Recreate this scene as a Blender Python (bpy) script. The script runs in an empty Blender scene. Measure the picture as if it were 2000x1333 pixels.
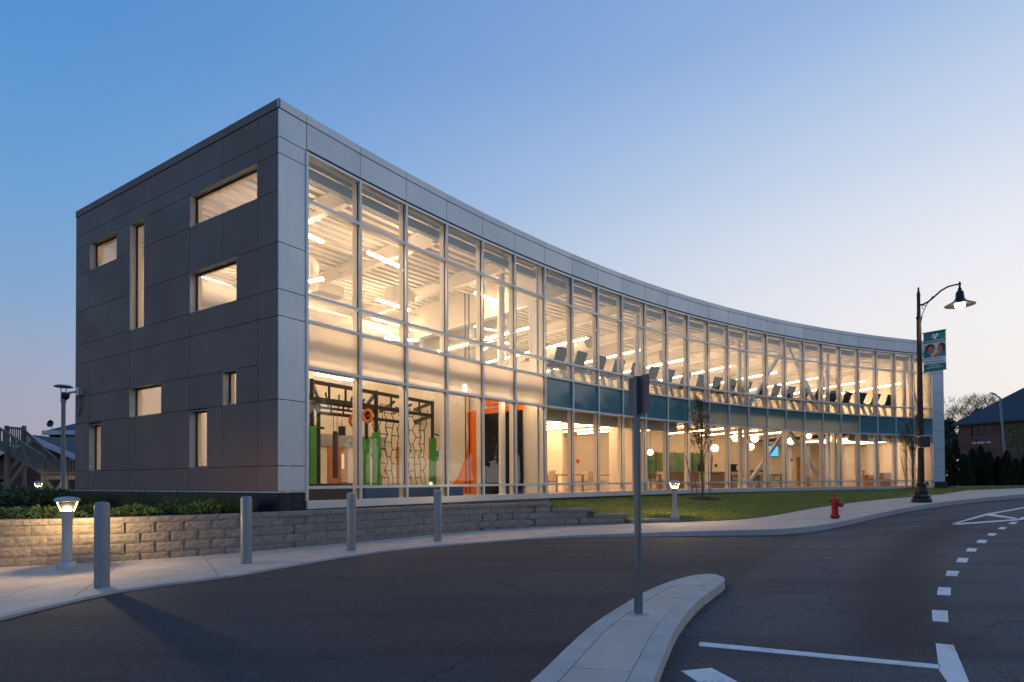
import bpy, math, random
from mathutils import Vector, Matrix, noise
random.seed(7)
PI = math.pi

# ------------------------------------------------------------------ camera
SC = bpy.context.scene
COL = SC.collection
FPX, PITCH, ROLL, CY = 1130.93, .0137967, -.00535438, 923.63     # measured from the photograph (2000 px wide)
cam = bpy.data.cameras.new('camera'); cam_o = bpy.data.objects.new('camera', cam); COL.objects.link(cam_o)
cam.sensor_width = 36; cam.lens = FPX / 2000 * 36; cam.shift_y = (CY - 666.5) / 2000
cam.clip_start = .05; cam.clip_end = 3000
_f = Vector((0, math.cos(PITCH), math.sin(PITCH))); _ex = Vector((1, 0, 0)); _eu = Vector((0, -math.sin(PITCH), math.cos(PITCH)))
_r = _ex * math.cos(ROLL) + _eu * math.sin(ROLL); _u = -_ex * math.sin(ROLL) + _eu * math.cos(ROLL)
cam_o.matrix_world = Matrix((( _r.x, _u.x, -_f.x, 0), (_r.y, _u.y, -_f.y, 0), (_r.z, _u.z, -_f.z, 0), (0, 0, 0, 1)))
SC.camera = cam_o

# ------------------------------------------------------------------ dusk sky, faint last sun
SUN_AZ = math.radians(60)            # to the right of the view direction
SUN_EL = math.radians(1.5)
world = bpy.data.worlds.new('World'); SC.world = world; world.use_nodes = True
wn = world.node_tree; wn.nodes.clear(); WL = wn.links
def wnode(t, **k):
    n = wn.nodes.new(t)
    for a, b in k.items(): setattr(n, a, b)
    return n
def wmath(op, a, b=None, c=None, clamp=False):
    n = wnode('ShaderNodeMath', operation=op, use_clamp=clamp)
    for i, x in enumerate((a, b, c)):
        if x is None: continue
        if isinstance(x, (int, float)): n.inputs[i].default_value = x
        else: WL.new(x, n.inputs[i])
    return n.outputs[0]
tc = wnode('ShaderNodeTexCoord')
sep = wnode('ShaderNodeSeparateXYZ'); WL.new(tc.outputs['Generated'], sep.inputs[0])
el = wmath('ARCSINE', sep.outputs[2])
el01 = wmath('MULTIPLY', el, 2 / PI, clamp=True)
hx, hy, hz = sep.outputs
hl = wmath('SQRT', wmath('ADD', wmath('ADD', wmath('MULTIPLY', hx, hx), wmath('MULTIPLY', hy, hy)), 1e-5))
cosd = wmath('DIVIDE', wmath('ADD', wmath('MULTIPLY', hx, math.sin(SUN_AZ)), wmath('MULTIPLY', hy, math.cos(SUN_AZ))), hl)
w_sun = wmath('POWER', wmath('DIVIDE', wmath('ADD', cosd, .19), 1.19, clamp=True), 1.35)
def ramp(stops):
    r = wnode('ShaderNodeValToRGB'); r.color_ramp.interpolation = 'B_SPLINE'
    cr = r.color_ramp
    while len(cr.elements) < len(stops): cr.elements.new(.5)
    for e_, (p, c) in zip(cr.elements, stops): e_.position = p / 90; e_.color = (*c, 1)
    WL.new(el01, r.inputs[0]); return r.outputs[0]
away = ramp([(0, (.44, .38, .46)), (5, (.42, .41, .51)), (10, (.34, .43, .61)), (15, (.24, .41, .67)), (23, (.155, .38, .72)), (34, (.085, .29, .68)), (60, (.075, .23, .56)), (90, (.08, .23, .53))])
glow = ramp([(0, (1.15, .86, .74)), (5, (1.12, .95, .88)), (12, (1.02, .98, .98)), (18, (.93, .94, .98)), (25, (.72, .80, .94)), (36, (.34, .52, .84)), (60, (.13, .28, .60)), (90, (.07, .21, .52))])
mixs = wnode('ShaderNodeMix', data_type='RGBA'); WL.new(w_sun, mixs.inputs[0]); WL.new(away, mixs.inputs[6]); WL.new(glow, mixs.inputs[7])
nish = wnode('ShaderNodeTexSky', sky_type='NISHITA'); nish.sun_disc = False
nish.sun_elevation = SUN_EL; nish.sun_rotation = SUN_AZ; nish.altitude = 50; nish.air_density = 1.2; nish.dust_density = .6; nish.ozone_density = 2.0
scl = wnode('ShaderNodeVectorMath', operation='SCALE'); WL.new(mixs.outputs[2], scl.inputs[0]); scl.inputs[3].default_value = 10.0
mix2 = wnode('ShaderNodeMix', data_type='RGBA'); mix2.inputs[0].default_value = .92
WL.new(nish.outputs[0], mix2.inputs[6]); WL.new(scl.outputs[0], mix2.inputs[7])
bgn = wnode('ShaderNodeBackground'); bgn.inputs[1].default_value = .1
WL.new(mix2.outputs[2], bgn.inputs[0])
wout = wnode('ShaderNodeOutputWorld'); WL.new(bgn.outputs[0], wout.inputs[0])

sun = bpy.data.lights.new('sun', 'SUN'); sun.energy = .12; sun.angle = math.radians(12); sun.color = (1, .72, .55)
sun_o = bpy.data.objects.new('sun', sun); COL.objects.link(sun_o)
_sd = Vector((math.sin(SUN_AZ) * math.cos(SUN_EL), math.cos(SUN_AZ) * math.cos(SUN_EL), math.sin(SUN_EL)))
sun_o.rotation_euler = _sd.to_track_quat('Z', 'Y').to_euler(); sun_o.location = _sd * 200

vs = SC.view_settings
vs.view_transform = 'Standard'; vs.look = 'None'; vs.exposure = 0; vs.gamma = 1; vs.use_curve_mapping = False
SC.display_settings.display_device = 'sRGB'
cy_ = SC.cycles
cy_.use_denoising = True
try: cy_.denoiser = 'OPENIMAGEDENOISE'
except Exception: pass
cy_.max_bounces = 9; cy_.diffuse_bounces = 4; cy_.glossy_bounces = 4; cy_.transmission_bounces = 6; cy_.transparent_max_bounces = 32
cy_.sample_clamp_indirect = 6; cy_.caustics_reflective = False; cy_.caustics_refractive = False; cy_.use_light_tree = True

# ------------------------------------------------------------------ materials
MATS = {}
class M:
    """small node helper"""
    def __init__(s, name):
        s.m = bpy.data.materials.new(name); s.m.use_nodes = True; s.n = s.m.node_tree.nodes; s.l = s.m.node_tree.links
        s.p = s.n['Principled BSDF']; s.out = s.n['Material Output']; MATS[name] = s.m
    def N(s, t, **k):
        n = s.n.new(t)
        for a, b in k.items(): setattr(n, a, b)
        return n
    def set(s, **k):
        for a, b in k.items(): s.p.inputs[a].default_value = b
        return s
    def coord(s, kind='Object'):
        return s.N('ShaderNodeTexCoord').outputs[kind]
    def pos(s): return s.N('ShaderNodeNewGeometry').outputs['Position']
    def noise(s, vec, scale, detail=4, rough=.55):
        n = s.N('ShaderNodeTexNoise'); n.inputs['Scale'].default_value = scale; n.inputs['Detail'].default_value = detail; n.inputs['Roughness'].default_value = rough
        s.l.new(vec, n.inputs['Vector']); return n.outputs['Fac']
    def rng(s, v, a, b, c, d):
        n = s.N('ShaderNodeMapRange'); s.l.new(v, n.inputs[0])
        for i, x in enumerate((a, b, c, d)): n.inputs[i + 1].default_value = x
        return n.outputs[0]
    def mix(s, fac, a, b):
        n = s.N('ShaderNodeMix', data_type='RGBA')
        for sock, x in ((0, fac), (6, a), (7, b)):
            if isinstance(x, (int, float)): n.inputs[sock].default_value = x
            elif isinstance(x, tuple): n.inputs[sock].default_value = (*x, 1)
            else: s.l.new(x, n.inputs[sock])
        return n.outputs[2]
    def math(s, op, a, b=None, clamp=False):
        n = s.N('ShaderNodeMath', operation=op, use_clamp=clamp)
        for i, x in enumerate((a, b)):
            if x is None: continue
            if isinstance(x, (int, float)): n.inputs[i].default_value = x
            else: s.l.new(x, n.inputs[i])
        return n.outputs[0]
    def col(s, c): s.l.new(c, s.p.inputs['Base Color']); return s
    def bump(s, h, strength=.3, dist=.01):
        b = s.N('ShaderNodeBump'); b.inputs['Strength'].default_value = strength; b.inputs['Distance'].default_value = dist
        s.l.new(h, b.inputs['Height']); s.l.new(b.outputs[0], s.p.inputs['Normal']); return s
    def rough(s, v): s.l.new(v, s.p.inputs['Roughness']); return s

def plain(name, c, rough=.5, metal=0.0, var=.12, scale=3.0, bump=0.0, bscale=40, spec=.5):
    """paint / plastic / metal with slight unevenness"""
    m = M(name); m.set(Metallic=metal, Roughness=rough); m.p.inputs['Specular IOR Level'].default_value = spec
    v = m.noise(m.pos(), scale, 5)
    lo = tuple(x * (1 - var) for x in c); hi = tuple(min(1, x * (1 + var)) for x in c)
    m.col(m.mix(m.rng(v, .3, .7, 0, 1), lo, hi))
    m.rough(m.rng(v, .25, .75, max(.02, rough - .08), min(1, rough + .08)))
    if bump: m.bump(m.noise(m.pos(), bscale, 4), bump, .01)
    return m.m
def emit(name, c, strength):
    m = M(name); m.set(**{'Base Color': (*c, 1)}); m.p.inputs['Emission Color'].default_value = (*c, 1); m.p.inputs['Emission Strength'].default_value = strength
    return m.m

def panel(name, c, rough, metal):
    """coated metal sheet: each sheet a shade of its own, faint streaks and oil-canning"""
    m = M(name); m.set(Metallic=metal); o = m.N('ShaderNodeObjectInfo'); p = m.pos()
    mp = m.N('ShaderNodeMapping'); mp.inputs['Scale'].default_value = (3, 3, .25); m.l.new(p, mp.inputs[0]); st = m.noise(mp.outputs[0], 2.2, 5); n = m.noise(p, .9, 3)
    a = m.mix(o.outputs['Random'], tuple(x * .95 for x in c), tuple(x * 1.05 for x in c))
    m.col(m.mix(m.rng(st, .5, .8, 0, .22), a, tuple(x * .72 for x in c))); m.rough(m.rng(n, .3, .7, rough - .08, rough + .08)); m.bump(n, .12, .03)
panel('silver_panel', (.62, .66, .68), .42, .3); panel('bronze_panel', (.215, .142, .108), .62, .08)
plain('joint_grey', (.10, .085, .072), .9)
plain('joint', (.02, .02, .022), .8)
plain('aluminium', (.66, .69, .71), .4, .35, .05, 2)
plain('reveal_shaded', (.30, .34, .38), .5, .3, .05, 2)  # aluminium in a darker colour, shade painted into the window linings
plain('gasket', (.015, .015, .016), .6)
plain('cream_wall', (.78, .74, .66), .75, 0, .03, .8)
plain('white_steel', (.80, .77, .70), .55, 0, .04, 1.5)
plain('ceiling_white', (.80, .77, .71), .8, 0, .03, 1)
plain('grey_beam', (.30, .33, .35), .6)
plain('floor_inside', (.33, .28, .22), .45, 0, .1, 1.2)
plain('floor_rubber', (.06, .055, .05), .7)
plain('black_steel', (.018, .018, .018), .45, .2)
plain('green_pad', (.05, .28, .04), .45, 0, .08, 3)
plain('orange', (.78, .17, .015), .5, 0, .05, 2)
plain('blue_mat', (.02, .075, .19), .55, 0, .1, 3)
plain('dark_mat', (.035, .033, .032), .7)
plain('purple_bag', (.09, .05, .075), .6)
plain('wood_door', (.42, .19, .065), .5, 0, .12, 4)
plain('table_wood', (.25, .17, .11), .5, 0, .1, 4)
plain('chair_grey', (.36, .32, .28), .6)
plain('dark_plastic', (.025, .025, .027), .4)
plain('climb_black', (.012, .011, .011), .85, 0, .3, 6, spec=.2)
plain('light_plastic', (.55, .54, .52), .45)
plain('red_paint', (.42, .012, .014), .32, 0, .15, 6)
plain('red_alarm', (.6, .04, .03), .4)
plain('black_iron', (.012, .011, .011), .32, .3, .1, 5)
plain('lamp_grey', (.42, .44, .46), .4, .3, .06, 4)
plain('sign_back', (.17, .145, .125), .5, .3, .15, 6)
plain('post_steel', (.17, .195, .215), .45, .5, .15, 8)
plain('pole_grey', (.30, .32, .34), .45, .4, .1, 3)
plain('green_glaze', (.35, .42, .30), .3)
plain('teal_print', (.0, .22, .24), .6, 0, .05, 3)
plain('white_print', (.75, .76, .77), .6)
plain('blue_print', (.02, .22, .62), .6)
plain('skin_print', (.38, .17, .11), .6)
plain('hair_print', (.05, .03, .025), .6)
plain('pale_print', (.62, .54, .50), .6)
plain('wood_grey', (.17, .15, .135), .8, 0, .2, 4)
plain('house_trim', (.62, .62, .64), .6)
plain('roof_slate', (.04, .055, .07), .8, 0, .25, 6)
plain('mulch', (.022, .014, .010), .95, 0, .5, 30, .8, 50)
plain('soil', (.035, .025, .018), .95, 0, .5, 14, .9, 40)
plain('bark', (.12, .085, .06), .9, 0, .3, 12, .5, 60)
plain('stake_wood', (.26, .15, .09), .8, 0, .2, 10)
plain('dark_bark', (.05, .035, .028), .9)
plain('paper', (.7, .7, .68), .7)
plain('dark_glass', (.012, .014, .018), .08)
plain('steel_counter', (.5, .48, .44), .3, .6)
plain('green_sign', (.02, .32, .20), .5)
emit('light_warm', (1.0, .65, .385), 46)
emit('light_gym', (1.0, .65, .385), 95)
emit('light_low', (1.0, .58, .30), 30)
emit('light_globe', (1.0, .72, .45), 7)
emit('light_strip', (1.0, .64, .36), 42)
emit('screen_blue', (.06, .45, .80), 1.6)
emit('bollard_light', (1.0, .86, .60), 7)
emit('street_bulb', (1.0, .84, .62), 30)
emit('window_glow', (.95, .78, .55), .35)

def asphalt():
    m = M('asphalt'); p = m.pos()
    fine = m.noise(p, 60, 5, .85); mid = m.noise(p, 9, 4); big = m.noise(p, .35, 4)
    # old road (blue grey) against the newer driveway (browner, darker); the seam runs beside the island
    sx = m.N('ShaderNodeSeparateXYZ'); m.l.new(p, sx.inputs[0])
    side = m.math('ADD', m.math('ADD', m.math('MULTIPLY', sx.outputs[0], SEAM[0]), m.math('MULTIPLY', sx.outputs[1], SEAM[1])), -SEAM[2])
    side = m.math('ADD', side, m.math('MULTIPLY', m.math('SUBTRACT', m.noise(p, 1.7, 5), .5), .12))
    newer = m.rng(side, -.05, .05, 0, 1)
    base = m.mix(newer, (.125, .132, .150), (.064, .066, .073))
    c = m.mix(m.rng(fine, .38, .62, 0, 1), (.016, .015, .015), base)
    c2 = m.mix(m.rng(fine, .58, .72, 0, .8), c, (.26, .245, .23))
    c3 = m.mix(m.rng(big, .35, .7, 0, .55), c2, m.mix(.5, c2, (.035, .033, .033)))
    # worn tyre path following the bend of the road
    c4 = m.mix(m.rng(mid, .55, .8, 0, .35), c3, (.13, .12, .115))
    at = m.N('ShaderNodeAttribute'); at.attribute_name = 'tyre'
    c5 = m.mix(m.math('MULTIPLY', at.outputs['Fac'], .8), c4, (.012, .012, .013))
    # hairline cracks and long oily streaks
    dn = m.N('ShaderNodeTexNoise'); dn.inputs['Scale'].default_value = 1.3; dn.inputs['Detail'].default_value = 5; m.l.new(p, dn.inputs['Vector'])
    va = m.N('ShaderNodeVectorMath', operation='MULTIPLY_ADD'); m.l.new(dn.outputs['Color'], va.inputs[0]); va.inputs[1].default_value = (1.1, 1.1, 0); m.l.new(p, va.inputs[2])
    vo = m.N('ShaderNodeTexVoronoi', feature='DISTANCE_TO_EDGE'); vo.inputs['Scale'].default_value = .28; m.l.new(va.outputs[0], vo.inputs['Vector'])
    ck = m.math('MULTIPLY', m.rng(vo.outputs['Distance'], .001, .006, 1, 0), m.rng(m.noise(p, .5, 2), .47, .58, 0, .85))
    c6 = m.mix(ck, c5, (.006, .006, .006))
    mp = m.N('ShaderNodeMapping'); mp.inputs['Rotation'].default_value = (0, 0, -.75); mp.inputs['Scale'].default_value = (.25, 1.4, 1); m.l.new(p, mp.inputs[0])
    c7 = m.mix(m.rng(m.noise(mp.outputs[0], 1.1, 5), .46, .68, 0, .6), c6, (.015, .015, .016))
    m.col(c7); m.set(Roughness=.86); m.bump(fine, .7, .007)
def concrete(name, c, sc=1.0):
    m = M(name); p = m.pos()
    n1 = m.noise(p, 2.2 * sc, 6, .6); n2 = m.noise(p, 55 * sc, 3); n3 = m.noise(p, .5 * sc, 3)
    a = m.mix(m.rng(n1, .3, .72, 0, 1), tuple(x * .8 for x in c), tuple(x * 1.1 for x in c))
    b = m.mix(m.rng(n2, .6, .8, 0, .4), a, tuple(x * .5 for x in c))
    d = m.mix(m.rng(n3, .4, .7, 0, .3), b, tuple(x * .7 for x in c))
    at = m.N('ShaderNodeObjectInfo')
    d = m.mix(m.rng(at.outputs['Random'], 0, 1, 0, .22), d, tuple(x * .62 for x in c))
    m.col(d); m.set(Roughness=.85); m.bump(n2, .25, .004)
concrete('concrete', (.60, .50, .42)); concrete('kerb_concrete', (.52, .48, .44), 1.6); concrete('tile_navy', (.017, .024, .040), 2)
MATS['tile_navy'].node_tree.nodes['Principled BSDF'].inputs['Roughness'].default_value = .35
def block():
    m = M('block'); p = m.pos(); o = m.N('ShaderNodeObjectInfo')
    n1 = m.noise(p, 14, 6, .65); n2 = m.noise(p, 60, 4, .6)
    base = m.mix(o.outputs['Random'], (.31, .26, .215), (.42, .355, .295))
    a = m.mix(m.rng(n1, .3, .75, 0, 1), (.22, .185, .155), base)
    m.col(m.mix(m.rng(n2, .55, .8, 0, .5), a, (.48, .42, .35))); m.set(Roughness=.92)
    m.bump(m.math('ADD', n1, m.math('MULTIPLY', n2, .4)), .9, .03)
block()
def galv():
    m = M('galvanised'); p = m.pos()
    v = m.N('ShaderNodeTexVoronoi'); v.inputs['Scale'].default_value = 45; m.l.new(p, v.inputs['Vector'])
    n = m.noise(p, 6, 5)
    m.col(m.mix(m.rng(v.outputs['Distance'], 0, .5, 0, 1), (.20, .225, .24), (.26, .28, .295))); m.set(Metallic=.55)
    m.rough(m.rng(n, .3, .7, .42, .62))
galv()
def paint_white():
    m = M('road_paint'); p = m.pos(); n = m.noise(p, 60, 4, .7); n2 = m.noise(p, 5, 4)
    m.col(m.mix(m.rng(m.math('ADD', n, m.math('MULTIPLY', n2, .5)), .78, .98, 0, .75), (.74, .72, .70), (.2, .19, .18))); m.set(Roughness=.75)
paint_white()
plain('utility_paint', (.16, .06, .055), .85, 0, .5, 40)
def grass_mats():
    m = M('lawn'); p = m.pos(); n = m.noise(p, 3, 6, .6); n2 = m.noise(p, 40, 4, .7); n3 = m.noise(p, .5, 3)
    a = m.mix(m.rng(n, .3, .7, 0, 1), (.10, .145, .018), (.19, .225, .035))
    a = m.mix(m.rng(n3, .4, .65, 0, .6), a, (.10, .115, .03))
    m.col(m.mix(m.rng(n2, .3, .7, 0, .6), a, (.02, .035, .006))); m.set(Roughness=.9); m.bump(n2, 1, .03)
    m = M('grass_blade'); o = m.noise(m.pos(), 1.6, 4); o2 = m.noise(m.pos(), 25, 2)
    a = m.mix(m.rng(o, .3, .7, 0, 1), (.14, .215, .018), (.27, .315, .045))
    m.col(m.mix(m.rng(o2, .35, .7, 0, .6), a, (.12, .165, .02))); m.set(Roughness=.6)
grass_mats()
def leaf(name, a, b, sc=8):
    m = M(name); n = m.noise(m.pos(), sc, 3); m.col(m.mix(m.rng(n, .3, .7, 0, 1), a, b)); m.set(Roughness=.65)
    m.p.inputs['Subsurface Weight'].default_value = 0
leaf('leaf_young', (.07, .085, .022), (.14, .15, .04)); leaf('leaf_dark', (.010, .018, .008), (.024, .036, .014), 3)
leaf('leaf_juniper', (.06, .11, .025), (.17, .23, .05), 5); leaf('leaf_bed', (.025, .055, .018), (.065, .11, .03), 4); leaf('leaf_hill', (.030, .036, .016), (.06, .065, .03), .4)
leaf('leaf_vine', (.12, .11, .05), (.22, .21, .09), 4); leaf('twig_bare', (.028, .018, .014), (.05, .03, .024), 4)
def brick(name, a, b):
    m = M(name); br = m.N('ShaderNodeTexBrick'); br.inputs['Scale'].default_value = 1
    br.inputs['Brick Width'].default_value = .22; br.inputs['Row Height'].default_value = .075; br.inputs['Mortar Size'].default_value = .01
    br.inputs['Color1'].default_value = (*a, 1); br.inputs['Color2'].default_value = (*b, 1); br.inputs['Mortar'].default_value = (.2, .17, .15, 1)
    mp = m.N('ShaderNodeMapping'); mp.inputs['Rotation'].default_value = (PI / 2, 0, 0); m.l.new(m.pos(), mp.inputs[0]); m.l.new(mp.outputs[0], br.inputs['Vector'])
    n = m.noise(m.pos(), 1.3, 4)
    m.col(m.mix(m.rng(n, .3, .7, 0, .5), br.outputs['Color'], (.06, .02, .012))); m.set(Roughness=.9)
brick('brick_red', (.34, .09, .05), (.24, .06, .035)); brick('brick_house', (.15, .04, .025), (.10, .028, .018))
def schlick(m, r0):
    # reflectance of one pane face from the angle of incidence (same on both faces)
    g = m.N('ShaderNodeNewGeometry'); d = m.N('ShaderNodeVectorMath', operation='DOT_PRODUCT')
    m.l.new(g.outputs['Normal'], d.inputs[0]); m.l.new(g.outputs['Incoming'], d.inputs[1])
    x = m.math('SUBTRACT', 1, m.math('ABSOLUTE', d.outputs['Value']), True)
    return m.math('ADD', r0, m.math('MULTIPLY', m.math('POWER', x, 5), 1 - r0), True)
def glass(name, r0, tint, rough=0.0):
    m = M(name); m.n.remove(m.p)
    t = m.N('ShaderNodeBsdfTransparent'); t.inputs[0].default_value = (*tint, 1)
    g = m.N('ShaderNodeBsdfGlossy'); g.inputs['Roughness'].default_value = rough; g.inputs[0].default_value = (.95, .98, 1, 1)
    mx = m.N('ShaderNodeMixShader'); m.l.new(schlick(m, r0), mx.inputs[0]); m.l.new(t.outputs[0], mx.inputs[1]); m.l.new(g.outputs[0], mx.inputs[2])
    # slight roller-wave so that reflections are not mirror perfect
    n = m.noise(m.pos(), 1.1, 2); b = m.N('ShaderNodeBump'); b.inputs['Strength'].default_value = .04; b.inputs['Distance'].default_value = .05
    m.l.new(n, b.inputs['Height']); m.l.new(b.outputs[0], g.inputs['Normal'])
    m.l.new(mx.outputs[0], m.out.inputs[0])
glass('clear_glass', .06, (.95, .965, .955)); glass('lamp_glass', .015, (.98, .98, .96), .3); glass('green_glass', .05, (.80, .92, .84))
def frosted(name, tcol, dcol, df):
    m = M(name); m.n.remove(m.p)
    t = m.N('ShaderNodeBsdfTranslucent'); t.inputs[0].default_value = (*tcol, 1)
    d = m.N('ShaderNodeBsdfDiffuse'); d.inputs[0].default_value = (*dcol, 1)
    tr = m.N('ShaderNodeBsdfTransparent'); tr.inputs[0].default_value = (.9, .95, .93, 1)
    a = m.N('ShaderNodeMixShader'); a.inputs[0].default_value = df; m.l.new(t.outputs[0], a.inputs[1]); m.l.new(d.outputs[0], a.inputs[2])
    e = m.N('ShaderNodeMixShader'); e.inputs[0].default_value = .10; m.l.new(a.outputs[0], e.inputs[1]); m.l.new(tr.outputs[0], e.inputs[2])
    g = m.N('ShaderNodeBsdfGlossy'); g.inputs['Roughness'].default_value = .02; mx = m.N('ShaderNodeMixShader'); m.l.new(schlick(m, .06), mx.inputs[0]); m.l.new(e.outputs[0], mx.inputs[1]); m.l.new(g.outputs[0], mx.inputs[2])
    m.l.new(mx.outputs[0], m.out.inputs[0])
frosted('frosted_glass', (.92, .90, .86), (.34, .40, .40), .2); frosted('frosted_teal', (.82, .88, .80), (.20, .42, .45), .36)
plain('spandrel_teal', (.11, .23, .25), .06, 0, .1, 1.0, spec=.8)

# ------------------------------------------------------------------ mesh helpers
class MB:
    def __init__(s): s.v = []; s.f = []
    def quad(s, a, b, c, d):
        n = len(s.v); s.v += [tuple(a), tuple(b), tuple(c), tuple(d)]; s.f.append((n, n + 1, n + 2, n + 3)); return s
    def tri(s, a, b, c):
        n = len(s.v); s.v += [tuple(a), tuple(b), tuple(c)]; s.f.append((n, n + 1, n + 2)); return s
    def hexa(s, p):          # p: 4 bottom (ccw) + 4 top
        n = len(s.v); s.v += [tuple(x) for x in p]
        s.f += [(n + 3, n + 2, n + 1, n), (n + 4, n + 5, n + 6, n + 7)] + [(n + k, n + (k + 1) % 4, n + 4 + (k + 1) % 4, n + 4 + k) for k in range(4)]
        return s
    def box(s, x0, x1, y0, y1, z0, z1):
        return s.hexa([(x0, y0, z0), (x1, y0, z0), (x1, y1, z0), (x0, y1, z0), (x0, y0, z1), (x1, y0, z1), (x1, y1, z1), (x0, y1, z1)])
    def obox(s, a, b, w0, w1, z0, z1, e0=0, e1=0):
        """box along plan segment a>b, from w0 to w1 to its left, z0..z1"""
        dx, dy = b[0] - a[0], b[1] - a[1]; l = math.hypot(dx, dy) or 1; dx /= l; dy /= l; nx, ny = -dy, dx
        a = (a[0] - dx * e0, a[1] - dy * e0); b = (b[0] + dx * e1, b[1] + dy * e1)
        q = [(a[0] + nx * w0, a[1] + ny * w0), (b[0] + nx * w0, b[1] + ny * w0), (b[0] + nx * w1, b[1] + ny * w1), (a[0] + nx * w1, a[1] + ny * w1)]
        return s.hexa([(x, y, z0) for x, y in q] + [(x, y, z1) for x, y in q])
    def prism(s, poly, z0, z1):
        n = len(s.v); k = len(poly)
        z0f = z0 if callable(z0) else (lambda x, y: z0); z1f = z1 if callable(z1) else (lambda x, y: z1)
        s.v += [(x, y, z0f(x, y)) for x, y in poly] + [(x, y, z1f(x, y)) for x, y in poly]
        s.f += [tuple(range(n + k - 1, n - 1, -1)), tuple(range(n + k, n + 2 * k))] + [(n + i, n + (i + 1) % k, n + k + (i + 1) % k, n + k + i) for i in range(k)]
        return s
    def tube(s, p0, p1, r0, r1=None, n=8, cap=True):
        r1 = r0 if r1 is None else r1
        p0, p1 = Vector(p0), Vector(p1); d = (p1 - p0)
        if d.length < 1e-6: return s
        q = d.to_track_quat('Z', 'Y'); k = len(s.v)
        for p, r in ((p0, r0), (p1, r1)):
            for j in range(n):
                a = 2 * PI * j / n; s.v.append(tuple(p + q @ Vector((r * math.cos(a), r * math.sin(a), 0))))
        s.f += [(k + j, k + (j + 1) % n, k + n + (j + 1) % n, k + n + j) for j in range(n)]
        if cap: s.f += [tuple(range(k + n - 1, k - 1, -1)), tuple(range(k + n, k + 2 * n))]
        return s
    def path(s, pts, r, n=8):
        for i in range(len(pts) - 1):
            ra = r[i] if isinstance(r, list) else r; rb = r[i + 1] if isinstance(r, list) else r
            s.tube(pts[i], pts[i + 1], ra, rb, n)
        return s
    def lathe(s, prof, c=(0, 0, 0), n=20, axis=None):
        k = len(s.v); q = Vector(axis).to_track_quat('Z', 'Y') if axis else None; c = Vector(c)
        for r, z in prof:
            for j in range(n):
                a = 2 * PI * j / n; p = Vector((r * math.cos(a), r * math.sin(a), z))
                s.v.append(tuple(c + (q @ p if q else p)))
        m = len(prof)
        for i in range(m - 1):
            s.f += [(k + i * n + j, k + i * n + (j + 1) % n, k + (i + 1) * n + (j + 1) % n, k + (i + 1) * n + j) for j in range(n)]
        s.f += [tuple(range(k + n - 1, k - 1, -1)), tuple(range(k + (m - 1) * n, k + m * n))]
        return s
    def beam(s, p0, p1, w, h, up=(0, 0, 1)):
        """rectangular bar between two points, w sideways, h along up"""
        p0, p1 = Vector(p0), Vector(p1); d = (p1 - p0).normalized(); sd = d.cross(Vector(up))
        if sd.length < 1e-4: sd = d.cross(Vector((0, 1, 0)))
        sd.normalize(); u = sd.cross(d).normalized(); sd *= w / 2; u *= h / 2
        return s.hexa([p0 - sd - u, p0 + sd - u, p1 + sd - u, p1 - sd - u, p0 - sd + u, p0 + sd + u, p1 + sd + u, p1 - sd + u])
    def mesh(s, name, mat, smooth=False):
        me = bpy.data.meshes.new(name); me.from_pydata(s.v, [], s.f); me.materials.append(MATS[mat])
        if smooth:
            me.polygons.foreach_set('use_smooth', [True] * len(me.polygons))
            try: me.set_sharp_from_angle(angle=math.radians(40))
            except Exception: pass
        me.update(); return me
    def build(s, name, mat, parent=None, smooth=False, kind=None, mw=None):
        return put(name, s.mesh(name, mat, smooth), parent, mw, kind)
def put(name, me, parent=None, mw=None, kind=None):
    o = bpy.data.objects.new(name, me); COL.objects.link(o)
    if parent is not None: o.parent = parent
    if mw is not None: o.matrix_local = mw
    if kind: o['kind'] = kind
    return o
def tag(o, label, cat, group=None):
    o['label'] = label; o['category'] = cat
    if group: o['group'] = group
    return o
def thing(name, label, cat, loc=(0, 0, 0), rz=0, group=None):
    o = bpy.data.objects.new(name, None); COL.objects.link(o); o.location = loc; o.rotation_euler = (0, 0, rz); o.empty_display_size = .2
    return tag(o, label, cat, group)
def dup(root, loc, rz, label):
    r = root.copy(); COL.objects.link(r); r.location = loc; r.rotation_euler = (0, 0, rz); r['label'] = label
    for ch in list(root.children):
        c = ch.copy(); COL.objects.link(c); c.parent = r
        for g in list(ch.children):
            d = g.copy(); COL.objects.link(d); d.parent = c
    return r
ORD = ['first', 'second', 'third', 'fourth', 'fifth', 'sixth', 'seventh', 'eighth', 'ninth', 'tenth', 'eleventh', 'twelfth', 'thirteenth', 'fourteenth', 'fifteenth', 'sixteenth', 'seventeenth', 'eighteenth', 'nineteenth', 'twentieth', 'twenty-first', 'twenty-second', 'twenty-third', 'twenty-fourth', 'twenty-fifth', 'twenty-sixth']

# ------------------------------------------------------------------ the lie of the land (eye level is z = 0)
def zw(x, y):                       # level of the pavement surface
    u = .75 * x + .66 * y
    u = max(-12, u); z = -1.32 + .009 * u
    if u > 14: z += .0036 * (min(u, 21) - 14) ** 2
    if u > 21: z += .0504 * (min(u, 29) - 21)
    if u > 29: z += -.009 * (u - 29)
    return z
def hk(x, y):                       # kerb height: almost flush by the driveway, full height along the street
    u = .75 * x + .66 * y; t = min(1, max(0, (u - 8) / 6)); return .03 + .105 * t * t * (3 - 2 * t)
def zr(x, y): return zw(x, y) - hk(x, y)
def ray(px, py):
    xx = (px - 1000) / FPX; uu = (CY - py) / FPX
    cr, sr = math.cos(ROLL), math.sin(ROLL); X = xx * cr - uu * sr; u = xx * sr + uu * cr
    c, s = math.cos(PITCH), math.sin(PITCH); return Vector((X, c - u * s, s + u * c))
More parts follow.
